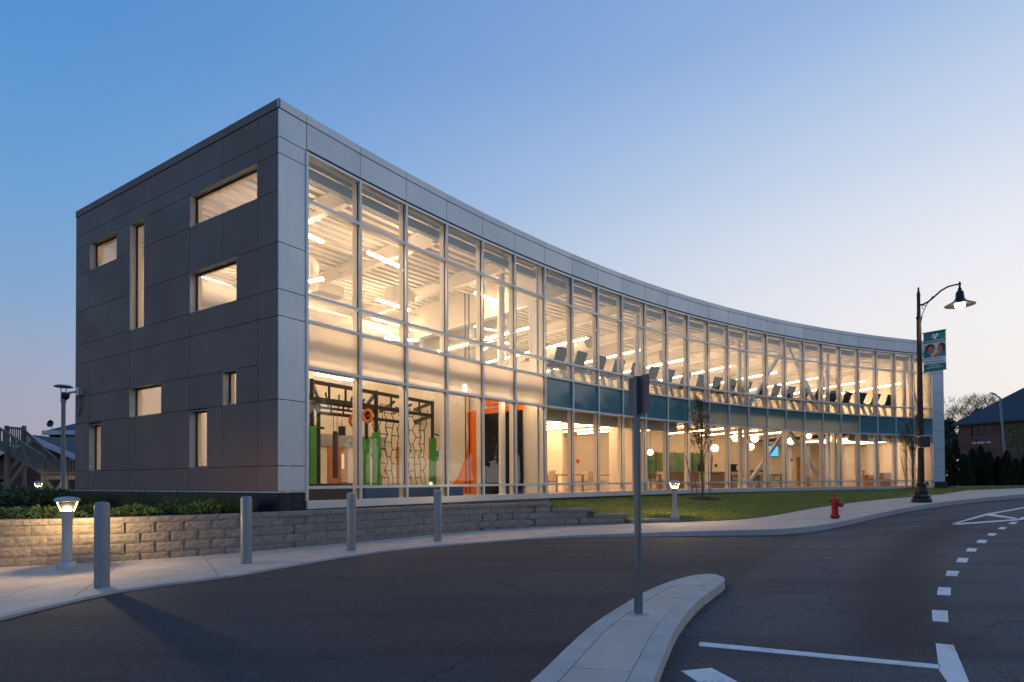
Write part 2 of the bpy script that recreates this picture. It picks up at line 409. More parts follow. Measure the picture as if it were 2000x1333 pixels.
def land(px, py, f=zw):             # where a sight line meets the land
    r = ray(px, py); t = 1.0; dt = .05
    while t < 90:
        p = r * t
        if p.z < f(p.x, p.y): break
        t += dt
    a, b = t - dt, t
    for _ in range(30):
        m = (a + b) / 2; p = r * m
        if p.z < f(p.x, p.y): b = m
        else: a = m
    p = r * b; return (p.x, p.y)
def at(px, py, Y):
    r = ray(px, py); return r * (Y / r.y)

_s0 = land(1572, 1040, zr); _s1 = land(1440, 1140, zr)
_dx, _dy = _s1[0] - _s0[0], _s1[1] - _s0[1]; _l = math.hypot(_dx, _dy); SEAM = (_dy / _l, -_dx / _l); SEAM = (*SEAM, SEAM[0] * _s0[0] + SEAM[1] * _s0[1])
if SEAM[0] * -5 + SEAM[1] * 5 - SEAM[2] < 0: SEAM = tuple(-x for x in SEAM)
asphalt()

def lerp2(a, b, t): return (a[0] + (b[0] - a[0]) * t, a[1] + (b[1] - a[1]) * t)
def resample(pts, n):
    d = [0]
    for a, b in zip(pts, pts[1:]): d.append(d[-1] + math.hypot(b[0] - a[0], b[1] - a[1]))
    out = []; j = 0
    for k in range(n + 1):
        s = d[-1] * k / n
        while j < len(d) - 2 and d[j + 1] < s: j += 1
        t = (s - d[j]) / max(1e-9, d[j + 1] - d[j]); out.append((pts[j][0] + (pts[j + 1][0] - pts[j][0]) * t, pts[j][1] + (pts[j + 1][1] - pts[j][1]) * t))
    return out
def smooth_line(pts, it=2):
    for _ in range(it):
        q = [pts[0]]
        for a, b in zip(pts, pts[1:]): q += [(a[0] * .75 + b[0] * .25, a[1] * .75 + b[1] * .25), (a[0] * .25 + b[0] * .75, a[1] * .25 + b[1] * .75)]
        q.append(pts[-1]); pts = q
    return pts
def length(pts): return sum(math.hypot(b[0] - a[0], b[1] - a[1]) for a, b in zip(pts, pts[1:]))
def extend(pts, at_start, l):
    a, b = (pts[1], pts[0]) if at_start else (pts[-2], pts[-1]); d = math.hypot(b[0] - a[0], b[1] - a[1])
    p = (b[0] + (b[0] - a[0]) / d * l, b[1] + (b[1] - a[1]) / d * l)
    return [p] + pts if at_start else pts + [p]
FRONT = [land(*p) for p in ((0, 1207), (130, 1175), (240, 1150), (440, 1127), (572, 1103), (704, 1081), (852, 1065), (1001, 1054), (1100, 1047.5), (1172, 1044.5), (1304, 1039.6), (1436, 1036), (1518, 1034.5), (1585, 1029), (1645, 1019), (1713, 1003), (1776, 991), (1852, 979), (2000, 965.5))]
BACK = [land(*p) for p in ((0, 1108), (112, 1102.5), (225, 1097), (350, 1089), (470, 1080), (572, 1070), (704, 1058.5), (852, 1044), (968, 1034.5), (1100, 1028), (1172, 1025.5), (1327, 1019.5), (1436, 1016.5), (1502, 1009), (1568, 996), (1640, 985.5), (1713, 976), (1860, 965.5), (2000, 953.5))]
FRONT = smooth_line(extend(extend(FRONT, True, 6), False, 45)); BACK = smooth_line(extend(extend(BACK, True, 5), False, 45))
def left_of(poly, x, y):            # signed distance to a polyline, positive on its left
    best = None
    for a, b in zip(poly, poly[1:]):
        dx, dy = b[0] - a[0], b[1] - a[1]; l2 = dx * dx + dy * dy
        t = max(0, min(1, ((x - a[0]) * dx + (y - a[1]) * dy) / l2)); qx, qy = a[0] + dx * t, a[1] + dy * t
        d = math.hypot(x - qx, y - qy)
        if best is None or d < best[0] - 1e-9: best = (d, (dx * (y - a[1]) - dy * (x - a[0])) / math.sqrt(l2))
    return best[0] if best[1] > 0 else -best[0]
# ------------------------------------------------------------------ ground, road, markings
def struct(o): o['kind'] = 'structure'; return o
def ground():
    m = MB(); rs = [0, 6, 12, 20, 30, 45, 70, 110, 180, 320, 600, 1200, 2500]; n = 48
    for r in rs:
        for j in range(n):
            a = 2 * PI * j / n; x, y = r * math.sin(a), r * math.cos(a); m.v.append((x, y, min(zr(x, y), -.95) - .25 if r < 60 else -1.2 + min(1, (r - 60) / 300) * .9))
    for i in range(len(rs) - 1):
        m.f += [(i * n + j, i * n + (j + 1) % n, (i + 1) * n + (j + 1) % n, (i + 1) * n + j) for j in range(n)]
    struct(m.build('ground', 'lawn'))
ground()
def road():
    st = .35; x0, y0, nx, ny = -16, -9, 150, 125
    tp = [land(*p, zr) for p in ((1880, 1018), (1820, 1042), (1785, 1066), (1765, 1095), (1752, 1130), (1748, 1180), (1755, 1250))]
    idx = {}; v = []; f = []; ty = []
    def vid(i, j):
        if (i, j) not in idx:
            x, y = x0 + i * st, y0 + j * st; idx[(i, j)] = len(v); v.append((x, y, zr(x, y)))
            d = abs(left_of(tp, x, y)); ty.append(max(0, 1 - (d / .55) ** 2))
        return idx[(i, j)]
    for i in range(nx):
        for j in range(ny):
            x, y = x0 + (i + .5) * st, y0 + (j + .5) * st
            if left_of(FRONT, x, y) < .32: f.append((vid(i, j), vid(i + 1, j), vid(i + 1, j + 1), vid(i, j + 1)))
    me = bpy.data.meshes.new('road'); me.from_pydata(v, [], f); me.materials.append(MATS['asphalt'])
    a = me.attributes.new('tyre', 'FLOAT', 'POINT'); a.data.foreach_set('value', ty)
    me.polygons.foreach_set('use_smooth', [True] * len(me.polygons)); me.update(); struct(put('road', me))
road()
def mark(pix, name='road_marking', closed=None):
    poly = [land(*p, zr) for p in pix]
    m = MB(); n = len(poly); cx = sum(p[0] for p in poly) / n; cyy = sum(p[1] for p in poly) / n
    a = sum(poly[i][0] * poly[(i + 1) % n][1] - poly[(i + 1) % n][0] * poly[i][1] for i in range(n))
    if a < 0: poly = poly[::-1]
    m.prism(poly, lambda x, y: zr(x, y) - .01, lambda x, y: zr(x, y) + .005); return struct(m.build(name, 'road_paint'))
def z7(*p): return [(1000 + x / 2, 1000 + y / 2) for x, y in p]
def z6(*p): return [(1840 + x / 12.5, 970 + y / 12.5) for x, y in p]
for q in (z7((733, 510), (1675, 600), (1672, 615), (730, 525)), z7((1655, 516), (1725, 523), (1785, 666), (1850, 760), (1770, 780), (1700, 666), (1668, 620)),
          z7((660, 624), (780, 612), (980, 720), (840, 740)),
          z7((1640, 385), (1702, 388), (1705, 432), (1643, 428)), z7((1665, 295), (1715, 298), (1713, 328), (1660, 325)), z7((1700, 231), (1748, 233), (1738, 252), (1693, 250)),
          z7((1743, 180), (1784, 182), (1776, 199), (1735, 197)), z7((1780, 142), (1818, 144), (1810, 157), (1773, 155)), z7((1822, 111), (1857, 112), (1849, 123), (1814, 121)),
          z6((910, 1060), (1105, 1072), (1030, 1135), (830, 1125)), z6((1150, 900), (1345, 905), (1270, 965), (1095, 948)), z6((1440, 750), (1590, 765), (1505, 805), (1350, 795)),
          z6((1700, 623), (1855, 628), (1765, 678), (1610, 668)), z6((1960, 505), (2110, 510), (2030, 552), (1880, 545)),
          z6((230, 668), (1080, 425), (1400, 370), (1400, 398), (1090, 462), (420, 640)), z6((1402, 371), (2000, 262), (2600, 165), (2600, 190), (2000, 288), (1402, 399)),
          z6((260, 690), (380, 660), (1900, 550), (2500, 440), (2500, 470), (1900, 580), (400, 690)), z6((1110, 432), (1220, 432), (1850, 535), (1740, 548), (1090, 464))):
    mark(q)

# ------------------------------------------------------------------ pavement and kerb
sidewalk = struct(bpy.data.objects.new('sidewalk', None)); COL.objects.link(sidewalk)
kerb = struct(bpy.data.objects.new('kerb', None)); COL.objects.link(kerb)
def offset(pts, d):
    out = []
    for i, p in enumerate(pts):
        a = pts[max(0, i - 1)]; b = pts[min(len(pts) - 1, i + 1)]; dx, dy = b[0] - a[0], b[1] - a[1]; l = math.hypot(dx, dy)
        out.append((p[0] - dy / l * d, p[1] + dx / l * d))
    return out
def nearest_s(pts, p):
    best = (1e9, 0); s = 0
    for a, b in zip(pts, pts[1:]):
        dx, dy = b[0] - a[0], b[1] - a[1]; l = math.hypot(dx, dy); t = max(0, min(1, ((p[0] - a[0]) * dx + (p[1] - a[1]) * dy) / l / l))
        d = math.hypot(p[0] - a[0] - dx * t, p[1] - a[1] - dy * t)
        if d < best[0]: best = (d, s + l * t)
        s += l
    return best[1]
def at_s(pts, s):
    for a, b in zip(pts, pts[1:]):
        l = math.hypot(b[0] - a[0], b[1] - a[1])
        if s <= l: return lerp2(a, b, s / l), math.atan2(b[1] - a[1], b[0] - a[0])
        s -= l
    a, b = pts[-2:]; return b, math.atan2(b[1] - a[1], b[0] - a[0])
NS = 46; SUB = 4
INNER = offset(FRONT, .155)
rf = resample(INNER, NS * SUB); rb = []; _s = 0; _LB = length(BACK)
for p_ in rf:
    s1_ = nearest_s(BACK, p_); _s = min(_LB, max(_s + .05, s1_)); rb.append(at_s(BACK, _s)[0])
rk = resample(FRONT, NS * SUB); rki = resample(offset(FRONT, .15), NS * SUB)
zb_ = lambda x, y: zw(x, y) - .3
for k in range(NS):
    split = 2 if k < 17 else 1
    for q in range(split):
        t0, t1 = (q / split, (q + 1) / split)
        lo = [lerp2(rf[k * SUB + j], rb[k * SUB + j], t0 + (.004 if q else 0)) for j in range(SUB + 1)]
        hi = [lerp2(rf[k * SUB + j], rb[k * SUB + j], t1) for j in range(SUB + 1)]
        g = .008
        for L in (lo, hi):
            L[0] = lerp2(L[0], L[1], g / max(.05, math.dist(L[0], L[1]))); L[-1] = lerp2(L[-1], L[-2], g / max(.05, math.dist(L[-1], L[-2])) * .5)
        m = MB(); NV = 4; n_ = SUB + 1
        for a_ in range(NV + 1):
            for j in range(n_): x, y = lerp2(lo[j], hi[j], a_ / NV); m.v.append((x, y, zw(x, y)))
        m.f += [(a_ * n_ + j, a_ * n_ + j + 1, (a_ + 1) * n_ + j + 1, (a_ + 1) * n_ + j) for a_ in range(NV) for j in range(SUB)]
        ring = [j for j in range(n_)] + [a_ * n_ + SUB for a_ in range(1, NV + 1)] + [NV * n_ + j for j in range(SUB - 1, -1, -1)] + [a_ * n_ for a_ in range(NV - 1, 0, -1)]
        k0 = len(m.v); m.v += [(m.v[r_][0], m.v[r_][1], m.v[r_][2] - .12) for r_ in ring]; L_n = len(ring)
        m.f += [(ring[j], k0 + j, k0 + (j + 1) % L_n, ring[(j + 1) % L_n]) for j in range(L_n)]
        m.build('paving_slab', 'concrete', sidewalk)
    poly = [rk[k * SUB + j] for j in range(SUB + 1)] + [rki[k * SUB + j] for j in range(SUB, -1, -1)]
    MB().prism(poly, zb_, lambda x, y: zw(x, y) + .002).build('kerb_stone', 'kerb_concrete', kerb)
m = MB()
for k in range(NS * SUB):
    for q in range(4):
        a_, b_, c_, d_ = lerp2(rf[k], rb[k], q / 4), lerp2(rf[k + 1], rb[k + 1], q / 4), lerp2(rf[k + 1], rb[k + 1], (q + 1) / 4), lerp2(rf[k], rb[k], (q + 1) / 4)
        m.quad(*[(x, y, zw(x, y) - .022) for x, y in (a_, b_, c_, d_)])
m.build('joint_bed', 'joint_grey', sidewalk)

# ------------------------------------------------------------------ traffic island
zi = lambda x, y: zr(x, y) + .10
isl_l = [land(*p, zi) for p in z7((70, 666), (135, 607), (220, 523), (300, 450), (365, 405), (430, 365), (520, 310), (620, 270), (700, 248), (760, 242))]
isl_r = [land(*p, zi) for p in z7((550, 666), (560, 640), (600, 540), (640, 450), (690, 385), (740, 335), (790, 300), (826, 276), (834, 263), (822, 251), (795, 244))]
isl_l = smooth_line(extend(extend(isl_l, True, 2.2), True, .1)); isl_r = smooth_line(extend(isl_r, True, 2.4))
island = struct(bpy.data.objects.new('traffic_island', None)); COL.objects.link(island)
ol, orr = resample(isl_l, 36), resample(isl_r, 36)
li, ri = offset(ol, -.15), offset(orr, .15)
k_in = 31
for side, (o_, i_) in enumerate(((ol, li), (orr, ri))):
    cuts = [0, 9, 20, 36]
    for a, b in zip(cuts, cuts[1:]):
        aa = o_[a:b + 1]; bb = i_[a:b + 1]
        aa = aa[:]; aa[0] = lerp2(aa[0], aa[1], .03); bb = bb[:]; bb[0] = lerp2(bb[0], bb[1], .03)
        if b == 36: bb = bb[:-(36 - k_in)] + [lerp2(li[k_in], ri[k_in], .5)]
        if b == 36 : aa = aa + [lerp2(ol[-1], orr[-1], .5)]
        poly = aa + bb[::-1]
        if side == 0: poly = poly[::-1] if False else poly
        MB().prism(poly[::-1] if side == 0 else poly, lambda x, y: zr(x, y) - .1, zi).build('kerb_stone', 'kerb_concrete', island)
lo2, ro2 = offset(ol, -.156), offset(orr, .156)
cuts = [0, 7, 14, 21, 27, k_in]
for a, b in zip(cuts, cuts[1:]):
    la, ra = lo2[a:b + 1], ro2[a:b + 1]
    la = la[:]; ra = ra[:]; la[0] = lerp2(la[0], la[1], .05); ra[0] = lerp2(ra[0], ra[1], .05)
    MB().prism(ra + la[::-1], lambda x, y: zr(x, y) - .1, lambda x, y: zi(x, y) - .004).build('concrete_slab', 'concrete', island)
MB().prism(ro2[:k_in + 1] + lo2[:k_in + 1][::-1], lambda x, y: zr(x, y) - .1, lambda x, y: zi(x, y) - .022).build('joint_bed', 'soil', island)

# ------------------------------------------------------------------ retaining wall of split-face blocks
WL_ = offset(BACK, .03)
S1, S2, S3, S4 = (nearest_s(WL_, land(*p)) for p in ((1075, 1028.5), (1160, 1026), (1232, 1023.5), (1327, 1019.5)))
HB, HC, WTOP = .17, .095, -.58
def wall_top(s): return WTOP if s < S1 else WTOP - HB if s < S2 else WTOP - 2 * HB if s < S3 else WTOP - 3 * HB if s < S4 else None
def block_mesh(L, h, d, amp, nx=7, nz=4):
    m = MB(); e = .003
    for k in range(nz + 1):
        for j in range(nx + 1):
            edge = j in (0, nx) or k in (0, nz)
            m.v.append((e + (L - 2 * e) * j / nx, (0 if edge else -amp * random.uniform(.35, 1.2)) + (.003 if edge else 0), e * .7 + (h - 1.4 * e) * k / nz))
    m.f += [(k * (nx + 1) + j, k * (nx + 1) + j + 1, (k + 1) * (nx + 1) + j + 1, (k + 1) * (nx + 1) + j) for k in range(nz) for j in range(nx)]
    b = len(m.v); m.v += [(e, d, e), (L - e, d, e), (L - e, d, h - e), (e, d, h - e)]
    lo = list(range(nx + 1)); hi = [nz * (nx + 1) + j for j in range(nx + 1)]; le = [k * (nx + 1) for k in range(nz + 1)]; ri_ = [k * (nx + 1) + nx for k in range(nz + 1)]
    m.f += [tuple(lo[::-1]) + (b, b + 1), tuple(hi) + (b + 2, b + 3), tuple(le) + (b + 3, b), tuple(ri_[::-1]) + (b + 1, b + 2)]
    return m.mesh('block', 'block')
BL = .43
blocks = [block_mesh(BL, HB, .24, .014) for _ in range(6)]; caps = [block_mesh(BL * .82, HC, .30, .012, 6, 2) for _ in range(5)]
wall_t = thing('retaining_wall', 'curved tan split-face block retaining wall stepping down to the lawn', 'wall')
c = 0; s_off = 0
for course in range(5):
    z = WTOP - HC - (course + 1) * HB; s = -.2 + (course % 2) * BL * .5
    while s < S4:
        (p, a) = at_s(WL_, max(0, s)); tp_ = wall_top(s + BL * .5)
        if s >= 0 and tp_ is not None and z + HB <= tp_ - HC + .01 and z + HB > zw(*p) - .01:
            put('block', random.choice(blocks), wall_t, Matrix.Translation((p[0], p[1], z)) @ Matrix.Rotation(a, 4, 'Z')); c += 1
        s += BL
for (a0, b0) in ((0, S1), (S1, S2), (S2, S3), (S3, S4)):
    n = max(1, round((b0 - a0) / (BL * .82))); l = (b0 - a0) / n
    for k in range(n):
        s = a0 + k * l; p, a = at_s(WL_, s); p2, _ = at_s(WL_, s + l); a = math.atan2(p2[1] - p[1], p2[0] - p[0])
        put('cap_block', random.choice(caps), wall_t, Matrix.Translation((p[0] + math.sin(a) * .02, p[1] - math.cos(a) * .02, wall_top(s + l / 2) - HC)) @ Matrix.Rotation(a, 4, 'Z') @ Matrix.Diagonal((l / (BL * .82), 1, 1, 1)))
# mortarless joints show the dark fill behind
m = MB()
for k in range(60):
    s0, s1 = S4 * k / 60, S4 * (k + 1) / 60; t_ = wall_top((s0 + s1) / 2)
    if t_: m.obox(at_s(WL_, s0)[0], at_s(WL_, s1)[0], .014, .2, -1.5, t_ - .03)
m.build('drainage_fill', 'joint_grey', wall_t)

# ------------------------------------------------------------------ plan of the building
S = 1.524; C0 = (42.64362, -19.88053); RAD = 57.61677; A0 = 5.67492029 - PI
def P(i, off=0.0):
    a = A0 - i * S / RAD; r = RAD + off; return (C0[0] + r * math.cos(a), C0[1] + r * math.sin(a))
def P3(i, off, z): return Vector((*P(i, off), z))
IC = -.44315
CP = P(IC); DF = (math.cos(2.58203583), math.sin(2.58203583)); LF = 9.784
EP = (CP[0] + DF[0] * LF, CP[1] + DF[1] * LF)
def bay(i, off=0, z=0):      # local frame: x along the bay, y into the building
    a, b = P(i), P(i + 1); an = math.atan2(b[1] - a[1], b[0] - a[0])
    return Matrix.Translation((a[0], a[1], z)) @ Matrix.Rotation(an, 4, 'Z') @ Matrix.Translation((0, off, 0))
CL = math.dist(P(0), P(1))
def FS(s, d=0.0):            # point on the dark face: s metres from the corner, d metres inwards
    return (CP[0] + DF[0] * s + IN[0] * d, CP[1] + DF[1] * s + IN[1] * d)
IN = (DF[1], -DF[0])         # into the building from the dark face
ZT, ZCAP, ZFB, ZHEAD, T1, T2, T3, T4, T5, ZG, ZS = 8.32, 8.13, 7.52, 7.44, 6.373, 4.232, 3.634, 2.587, -.133, -.438, -.616

# ------------------------------------------------------------------ planting bed and lawn
bed = [p for p in offset(BACK, .2) ]
sA = nearest_s(BACK, land(1080, 1028.5))
bl = [at_s(offset(BACK, .2), sA * k / 40)[0] for k in range(41)]
poly = bl + [P(i, .1) for i in (6.2, 5, 4, 3, 2, 1, 0)] + [FS(0, .1), FS(LF, .1), (EP[0] + 4, EP[1] + 12), (-12, 42), (-60, 48), (-60, 6), (bl[0][0] - 3, bl[0][1] + .5)]
m = MB(); m.prism(poly, -1.3, -.635); struct(m.build('planting_bed', 'soil'))
NJ, NK = 90, 14
sW0 = nearest_s(BACK, land(1076, 1028.5)); sTot = length(BACK)
GRID = []
def lawn():
    inner = [P(5.7 + (25.7 - 5.7) * k / 60, -.02) for k in range(61)] + [(P(25.7)[0] + 3, P(25.7)[1] + 3), (33, 44), (45, 55), (60, 66)]
    inn = resample(inner, NJ); m = MB()
    fr = []
    for j in range(NJ + 1):
        t = j / NJ
        s = sW0 + (sTot - sW0) * (t ** 1.0) * .98
        p, _ = at_s(BACK, s); q = inn[j]
        wt = wall_top(s)
        if wt is not None:
            po = at_s(offset(BACK, .2), s)[0]; z0 = wt - .03
        else: po = at_s(offset(BACK, .004), s)[0]; z0 = zw(*po) + .012
        ii = 5.7 + 20 * min(1, length(inner[:1]) + j / NJ * 1.35); z1 = -.70 + .09 * min(1, j / 40)
        if j > 66: z1 = -.58
        row = []
        for k in range(NK + 1):
            u = k / NK; e = u * (1 - .25 * (1 - u)) if wt is None else u
            x, y = lerp2(po, q, u); z = z0 + (z1 - z0) * (u ** .85) + .015 * noise.noise((x * .6, y * .6, 0)) * min(1, 4 * u)
            row.append((x, y, z))
        GRID.append(row)
    n = NK + 1
    for r in GRID: m.v += r
    m.f += [(j * n + k, (j + 1) * n + k, (j + 1) * n + k + 1, j * n + k + 1) for j in range(NJ) for k in range(NK)]
    struct(m.build('lawn', 'lawn', smooth=True))
    # blades
    v = []; f = []; rnd = random.Random(3); total = 0
    cells = []
    for j in range(NJ):
        for k in range(NK):
            a, b, c_ = Vector(GRID[j][k]), Vector(GRID[j + 1][k]), Vector(GRID[j][k + 1]); ar = (b - a).cross(c_ - a).length; d = a.length
            cells.append((j, k, ar, d))
    for j, k, ar, d in cells:
        if d > 45: continue
        dens = 330 if d < 24 else 170
        for _ in range(int(ar * dens * (14 / d) ** .7 * .8)):
            u, w = rnd.random(), rnd.random(); a, b, c_, e = (Vector(GRID[j + x][k + y]) for x, y in ((0, 0), (1, 0), (0, 1), (1, 1)))
            p = a.lerp(b, u).lerp(c_.lerp(e, u), w); h = rnd.uniform(.03, .065); an = rnd.random() * 6.28; wd = .006 + .0004 * d
            dx, dy = math.cos(an) * wd, math.sin(an) * wd; i0 = len(v)
            v += [(p.x - dx, p.y - dy, p.z - .01), (p.x + dx, p.y + dy, p.z - .01), (p.x + rnd.gauss(0, .02), p.y + rnd.gauss(0, .02), p.z + h)]; f.append((i0, i0 + 1, i0 + 2))
    me = bpy.data.meshes.new('grass'); me.from_pydata(v, [], f); me.materials.append(MATS['grass_blade']); o = put('grass', me, None, None, 'stuff')
    tag(o, 'short mown green grass covering the sloping lawn', 'grass')
lawn()

# ------------------------------------------------------------------ the sports centre: shell
B = thing('sports_centre', 'two-storey sports centre with dark metal end wall and curved glass front', 'building')
def fpanel(s0, s1, z0, z1, name='dark_panel', mat='bronze_panel'):
    g = .0065
    MB().obox(FS(s1 - g, -.03), FS(s0 + g, -.03), 0, .03, z0 + g, z1 - g).build(name, mat, B)
Z = dict(base=-.21, a=.35, b=1.79, c=2.6, d=3.6, e=4.18, f=5.2, g=6.33, h=7.14, i=7.5, j=8.12, t=8.32)
rows = [('i', 'j', [0, .71, 2.07, 3.47, 5.69, 8.87, LF]), ('h', 'i', [0, .71, 2.07, 3.47, 6.46, 8.87, LF]),
        ('g', 'h', [(0, .71), (3.47, 5.69), (6.46, 7.21), (8.87, LF)]), ('f', 'g', [(0, .71), (.71, 2.07), (2.07, 3.47), (3.47, 5.69), (6.46, 8.87), (8.87, LF)]),
        ('e', 'f', [(0, .71), (.71, 1.5), (3.47, 5.69), (6.46, LF)]), ('d', 'e', [0, .71, 3.47, 6.46, 8.87, LF]), ('c', 'd', [.71, 3.47, 6.46, 8.87]), ('b', 'd', [(0, .71), (8.87, LF)]),
        ('b', 'c', [(.71, 1.51), (2.06, 3.47), (3.47, 4.79), (6.46, 8.87)]), ('a', 'b', [(0, .71), (.71, 2.07), (2.07, 2.69), (3.47, 6.46), (6.46, 8.11), (8.87, LF)]), ('base', 'a', [0, .71, 2.07, 3.47, 6.46, 8.87, LF])]
for a, b, cuts in rows:
    if isinstance(cuts[0], tuple): seg = cuts
    else: seg = list(zip(cuts, cuts[1:]))
    for s0, s1 in seg: fpanel(s0, s1, Z[a], Z[b])
MB().obox(FS(LF + .0, -.045), FS(0, -.045), 0, .5, Z['j'] + .008, ZT, 0, .045).build('coping', 'bronze_panel', B)
WIN = [(.73, 3.47, Z['g'], Z['h']), (7.21, 8.87, Z['g'], Z['h']), (5.69, 6.46, Z['e'], Z['h']), (1.5, 3.47, Z['e'], Z['f']), (4.79, 6.46, Z['b'], Z['c']), (1.51, 2.06, Z['b'], Z['c']), (8.11, 8.87, Z['a'], 1.72), (2.69, 3.47, Z['a'], 1.76)]
# backing wall with the window openings left out
ss = sorted({0, LF} | {w[0] for w in WIN} | {w[1] for w in WIN}); zz = sorted({-1.3, ZT - .1} | {w[2] for w in WIN} | {w[3] for w in WIN})
m = MB(); mi = MB()
for s0, s1 in zip(ss, ss[1:]):
    for z0, z1 in zip(zz, zz[1:]):
        sm, zm = (s0 + s1) / 2, (z0 + z1) / 2
        if any(w[0] < sm < w[1] and w[2] < zm < w[3] for w in WIN): continue
        m.obox(FS(s1), FS(s0), .004, .14, z0, z1); mi.obox(FS(s1), FS(s0), .15, .28, z0, z1)
m.build('wall_backing', 'joint', B); mi.build('inner_wall', 'cream_wall', B)
for w in WIN:
    s0, s1, z0, z1 = w; m = MB(); t = .014
    m.obox(FS(s1, -.028), FS(s1 - t, -.028), 0, .20, z0, z1); m.obox(FS(s0 + t, -.028), FS(s0, -.028), 0, .20, z0, z1)
    m.obox(FS(s1 - t, -.028), FS(s0 + t, -.028), 0, .20, z1 - t, z1); m.obox(FS(s1 - t, -.028), FS(s0 + t, -.028), 0, .20, z0, z0 + t)
    wo = m.build('window', 'reveal_shaded', B)
    m = MB(); q = .03; a0, a1, b0, b1 = s0 + t, s1 - t, z0 + t, z1 - t
    m.obox(FS(a1), FS(a1 - q), .13, .165, b0, b1); m.obox(FS(a0 + q), FS(a0), .13, .165, b0, b1); m.obox(FS(a1 - q), FS(a0 + q), .13, .165, b1 - q, b1); m.obox(FS(a1 - q), FS(a0 + q), .13, .165, b0, b0 + q)
    m.build('frame', 'gasket', wo)
    MB().obox(FS(a1 - q), FS(a0 + q), .142, .152, b0 + q, b1 - q).build('pane', 'clear_glass', wo)
# base tiles and drip flashing
MB().obox(FS(LF + .05), FS(0), -.06, .1, -.235, -.212, .25, .06).build('flashing', 'aluminium', B)
tw, th_ = .34, .185
n = int(LF / tw) + 1
for r in range(3):
    for k in range(n):
        s0 = k * tw; s1 = min(LF, s0 + tw)
        if s1 - s0 > .03: MB().obox(FS(s1 - .005, -.01), FS(s0 + .005, -.01), 0, .02, -.24 - (r + 1) * th_, -.245 - r * th_).build('base_tile', 'tile_navy', B)
pc0, pc1 = CP, P(0)
pl = math.dist(pc0, pc1)
for r in range(3):
    for k in range(2):
        a, b = lerp2(pc0, pc1, (k * .5) + .004), lerp2(pc0, pc1, (k + 1) * .5 - .006)
        MB().obox(a, b, -.01, .01, -.24 - (r + 1) * th_, -.245 - r * th_).build('base_tile', 'tile_navy', B)
MB().obox(pc0, pc1, .012, .15, -1.3, ZT - .1).build('pier_backing', 'joint', B)
lv = [-.21, .35, 1.79, 3.6, 4.18, 5.2, 7.14, 7.5, 8.12]
for a, b in zip(lv, lv[1:]):
    MB().obox(pc0, pc1, -.03, 0.0, a + .009, b - .009, .03, -.012).build('silver_panel', 'silver_panel', B)
MB().obox(pc0, pc1, -.045, .4, 8.128, ZT, .045, -.008).build('coping', 'silver_panel', B)
MB().obox(pc0, pc1, -.06, .1, -.235, -.212, .06, 0).build('flashing', 'aluminium', B)
# curtain wall: shared meshes in the frame of one bay
NB = 25
def sh(fn, name, mat):
    m = MB(); fn(m); return m.mesh(name, mat)
me_fascia = sh(lambda m: m.box(.008, CL - .008, -.03, 0, ZFB + .03, ZCAP - .008), 'fascia_panel', 'silver_panel')
me_cap = sh(lambda m: m.box(.006, CL - .006, -.045, .4, ZCAP + .006, ZT), 'coping', 'silver_panel')
me_back = sh(lambda m: m.box(-.01, CL + .01, .004, .14, ZFB + .02, ZCAP + .1), 'fascia_backing', 'joint')
def tr(m, z, h=.034, y0=-.055, y1=.16): m.box(.033, CL - .033, y0, y1, z - h, z + h)
me_tr = sh(lambda m: tr(m, 0), 'transom', 'aluminium')
me_head = sh(lambda m: (m.box(.033, CL - .033, -.05, .16, ZHEAD - .02, ZHEAD + .045)), 'head_rail', 'aluminium')
me_sill = sh(lambda m: m.box(.0, CL - .004, -.06, .16, ZS, ZG), 'sill_panel', 'aluminium')
me_base = sh(lambda m: m.box(0, CL, -.02, .16, -1.3, ZS - .004), 'base_course', 'tile_navy')
me_mul = sh(lambda m: m.box(-.029, .029, -.06, .02, ZG, ZHEAD + .045), 'mullion', 'aluminium')
me_mulb = sh(lambda m: m.box(-.032, .032, .045, .24, ZG, ZHEAD + .04), 'mullion_back', 'white_steel')
me_gask = sh(lambda m: m.box(-.042, .042, .021, .044, ZG, ZHEAD + .02), 'gasket', 'gasket')
levels = [(T1, ZHEAD), (T2, T1), (T3, T2), (T4, T3), (T5, T4), (ZG, T5)]
def gl(z0, z1, mat, nm): return sh(lambda m: m.box(.042, CL - .042, .028, .038, z0 + .03, z1 - .028), nm, mat)
panes = {(r, mt): gl(z0, z1, mt, 'glass_pane') for r, (z0, z1) in enumerate(levels) for mt in (('clear_glass',) if r != 3 else ('frosted_glass', 'frosted_teal', 'spandrel_teal'))}
for i in range(NB):
    bm = bay(i)
    put('fascia_panel', me_fascia, B, bm); put('coping', me_cap, B, bm); put('fascia_backing', me_back, B, bm); put('head_rail', me_head, B, bm); put('sill_panel', me_sill, B, bm); put('base_course', me_base, B, bm)
    for z in (T1, T2, T3, T4, T5): put('transom', me_tr, B, bm @ Matrix.Translation((0, 0, z)))
    for r in range(6):
        mt = 'clear_glass' if r != 3 else ('spandrel_teal' if (6 <= i <= 11 or i >= 21) else 'frosted_glass' if i < 6 else 'frosted_teal')
        zc_ = (levels[r][0] + levels[r][1]) / 2; tl = Matrix.Translation((CL / 2, .033, zc_)) @ Matrix.Rotation(random.gauss(0, .0022), 4, 'X') @ Matrix.Rotation(random.gauss(0, .003), 4, 'Z') @ Matrix.Translation((-CL / 2, -.033, -zc_))
        put('glass_pane', panes[(r, mt)], B, bm @ tl)
for i in range(NB + 1):
    bm = bay(i)
    mo = put('mullion', me_mul, B, bm); put('back_fin', me_mulb, mo); put('gasket', me_gask, mo)
MB().obox(lerp2(pc0, pc1, .985), pc1, -.05, .2, ZG, ZHEAD, 0, -.034).build('jamb', 'aluminium', B)
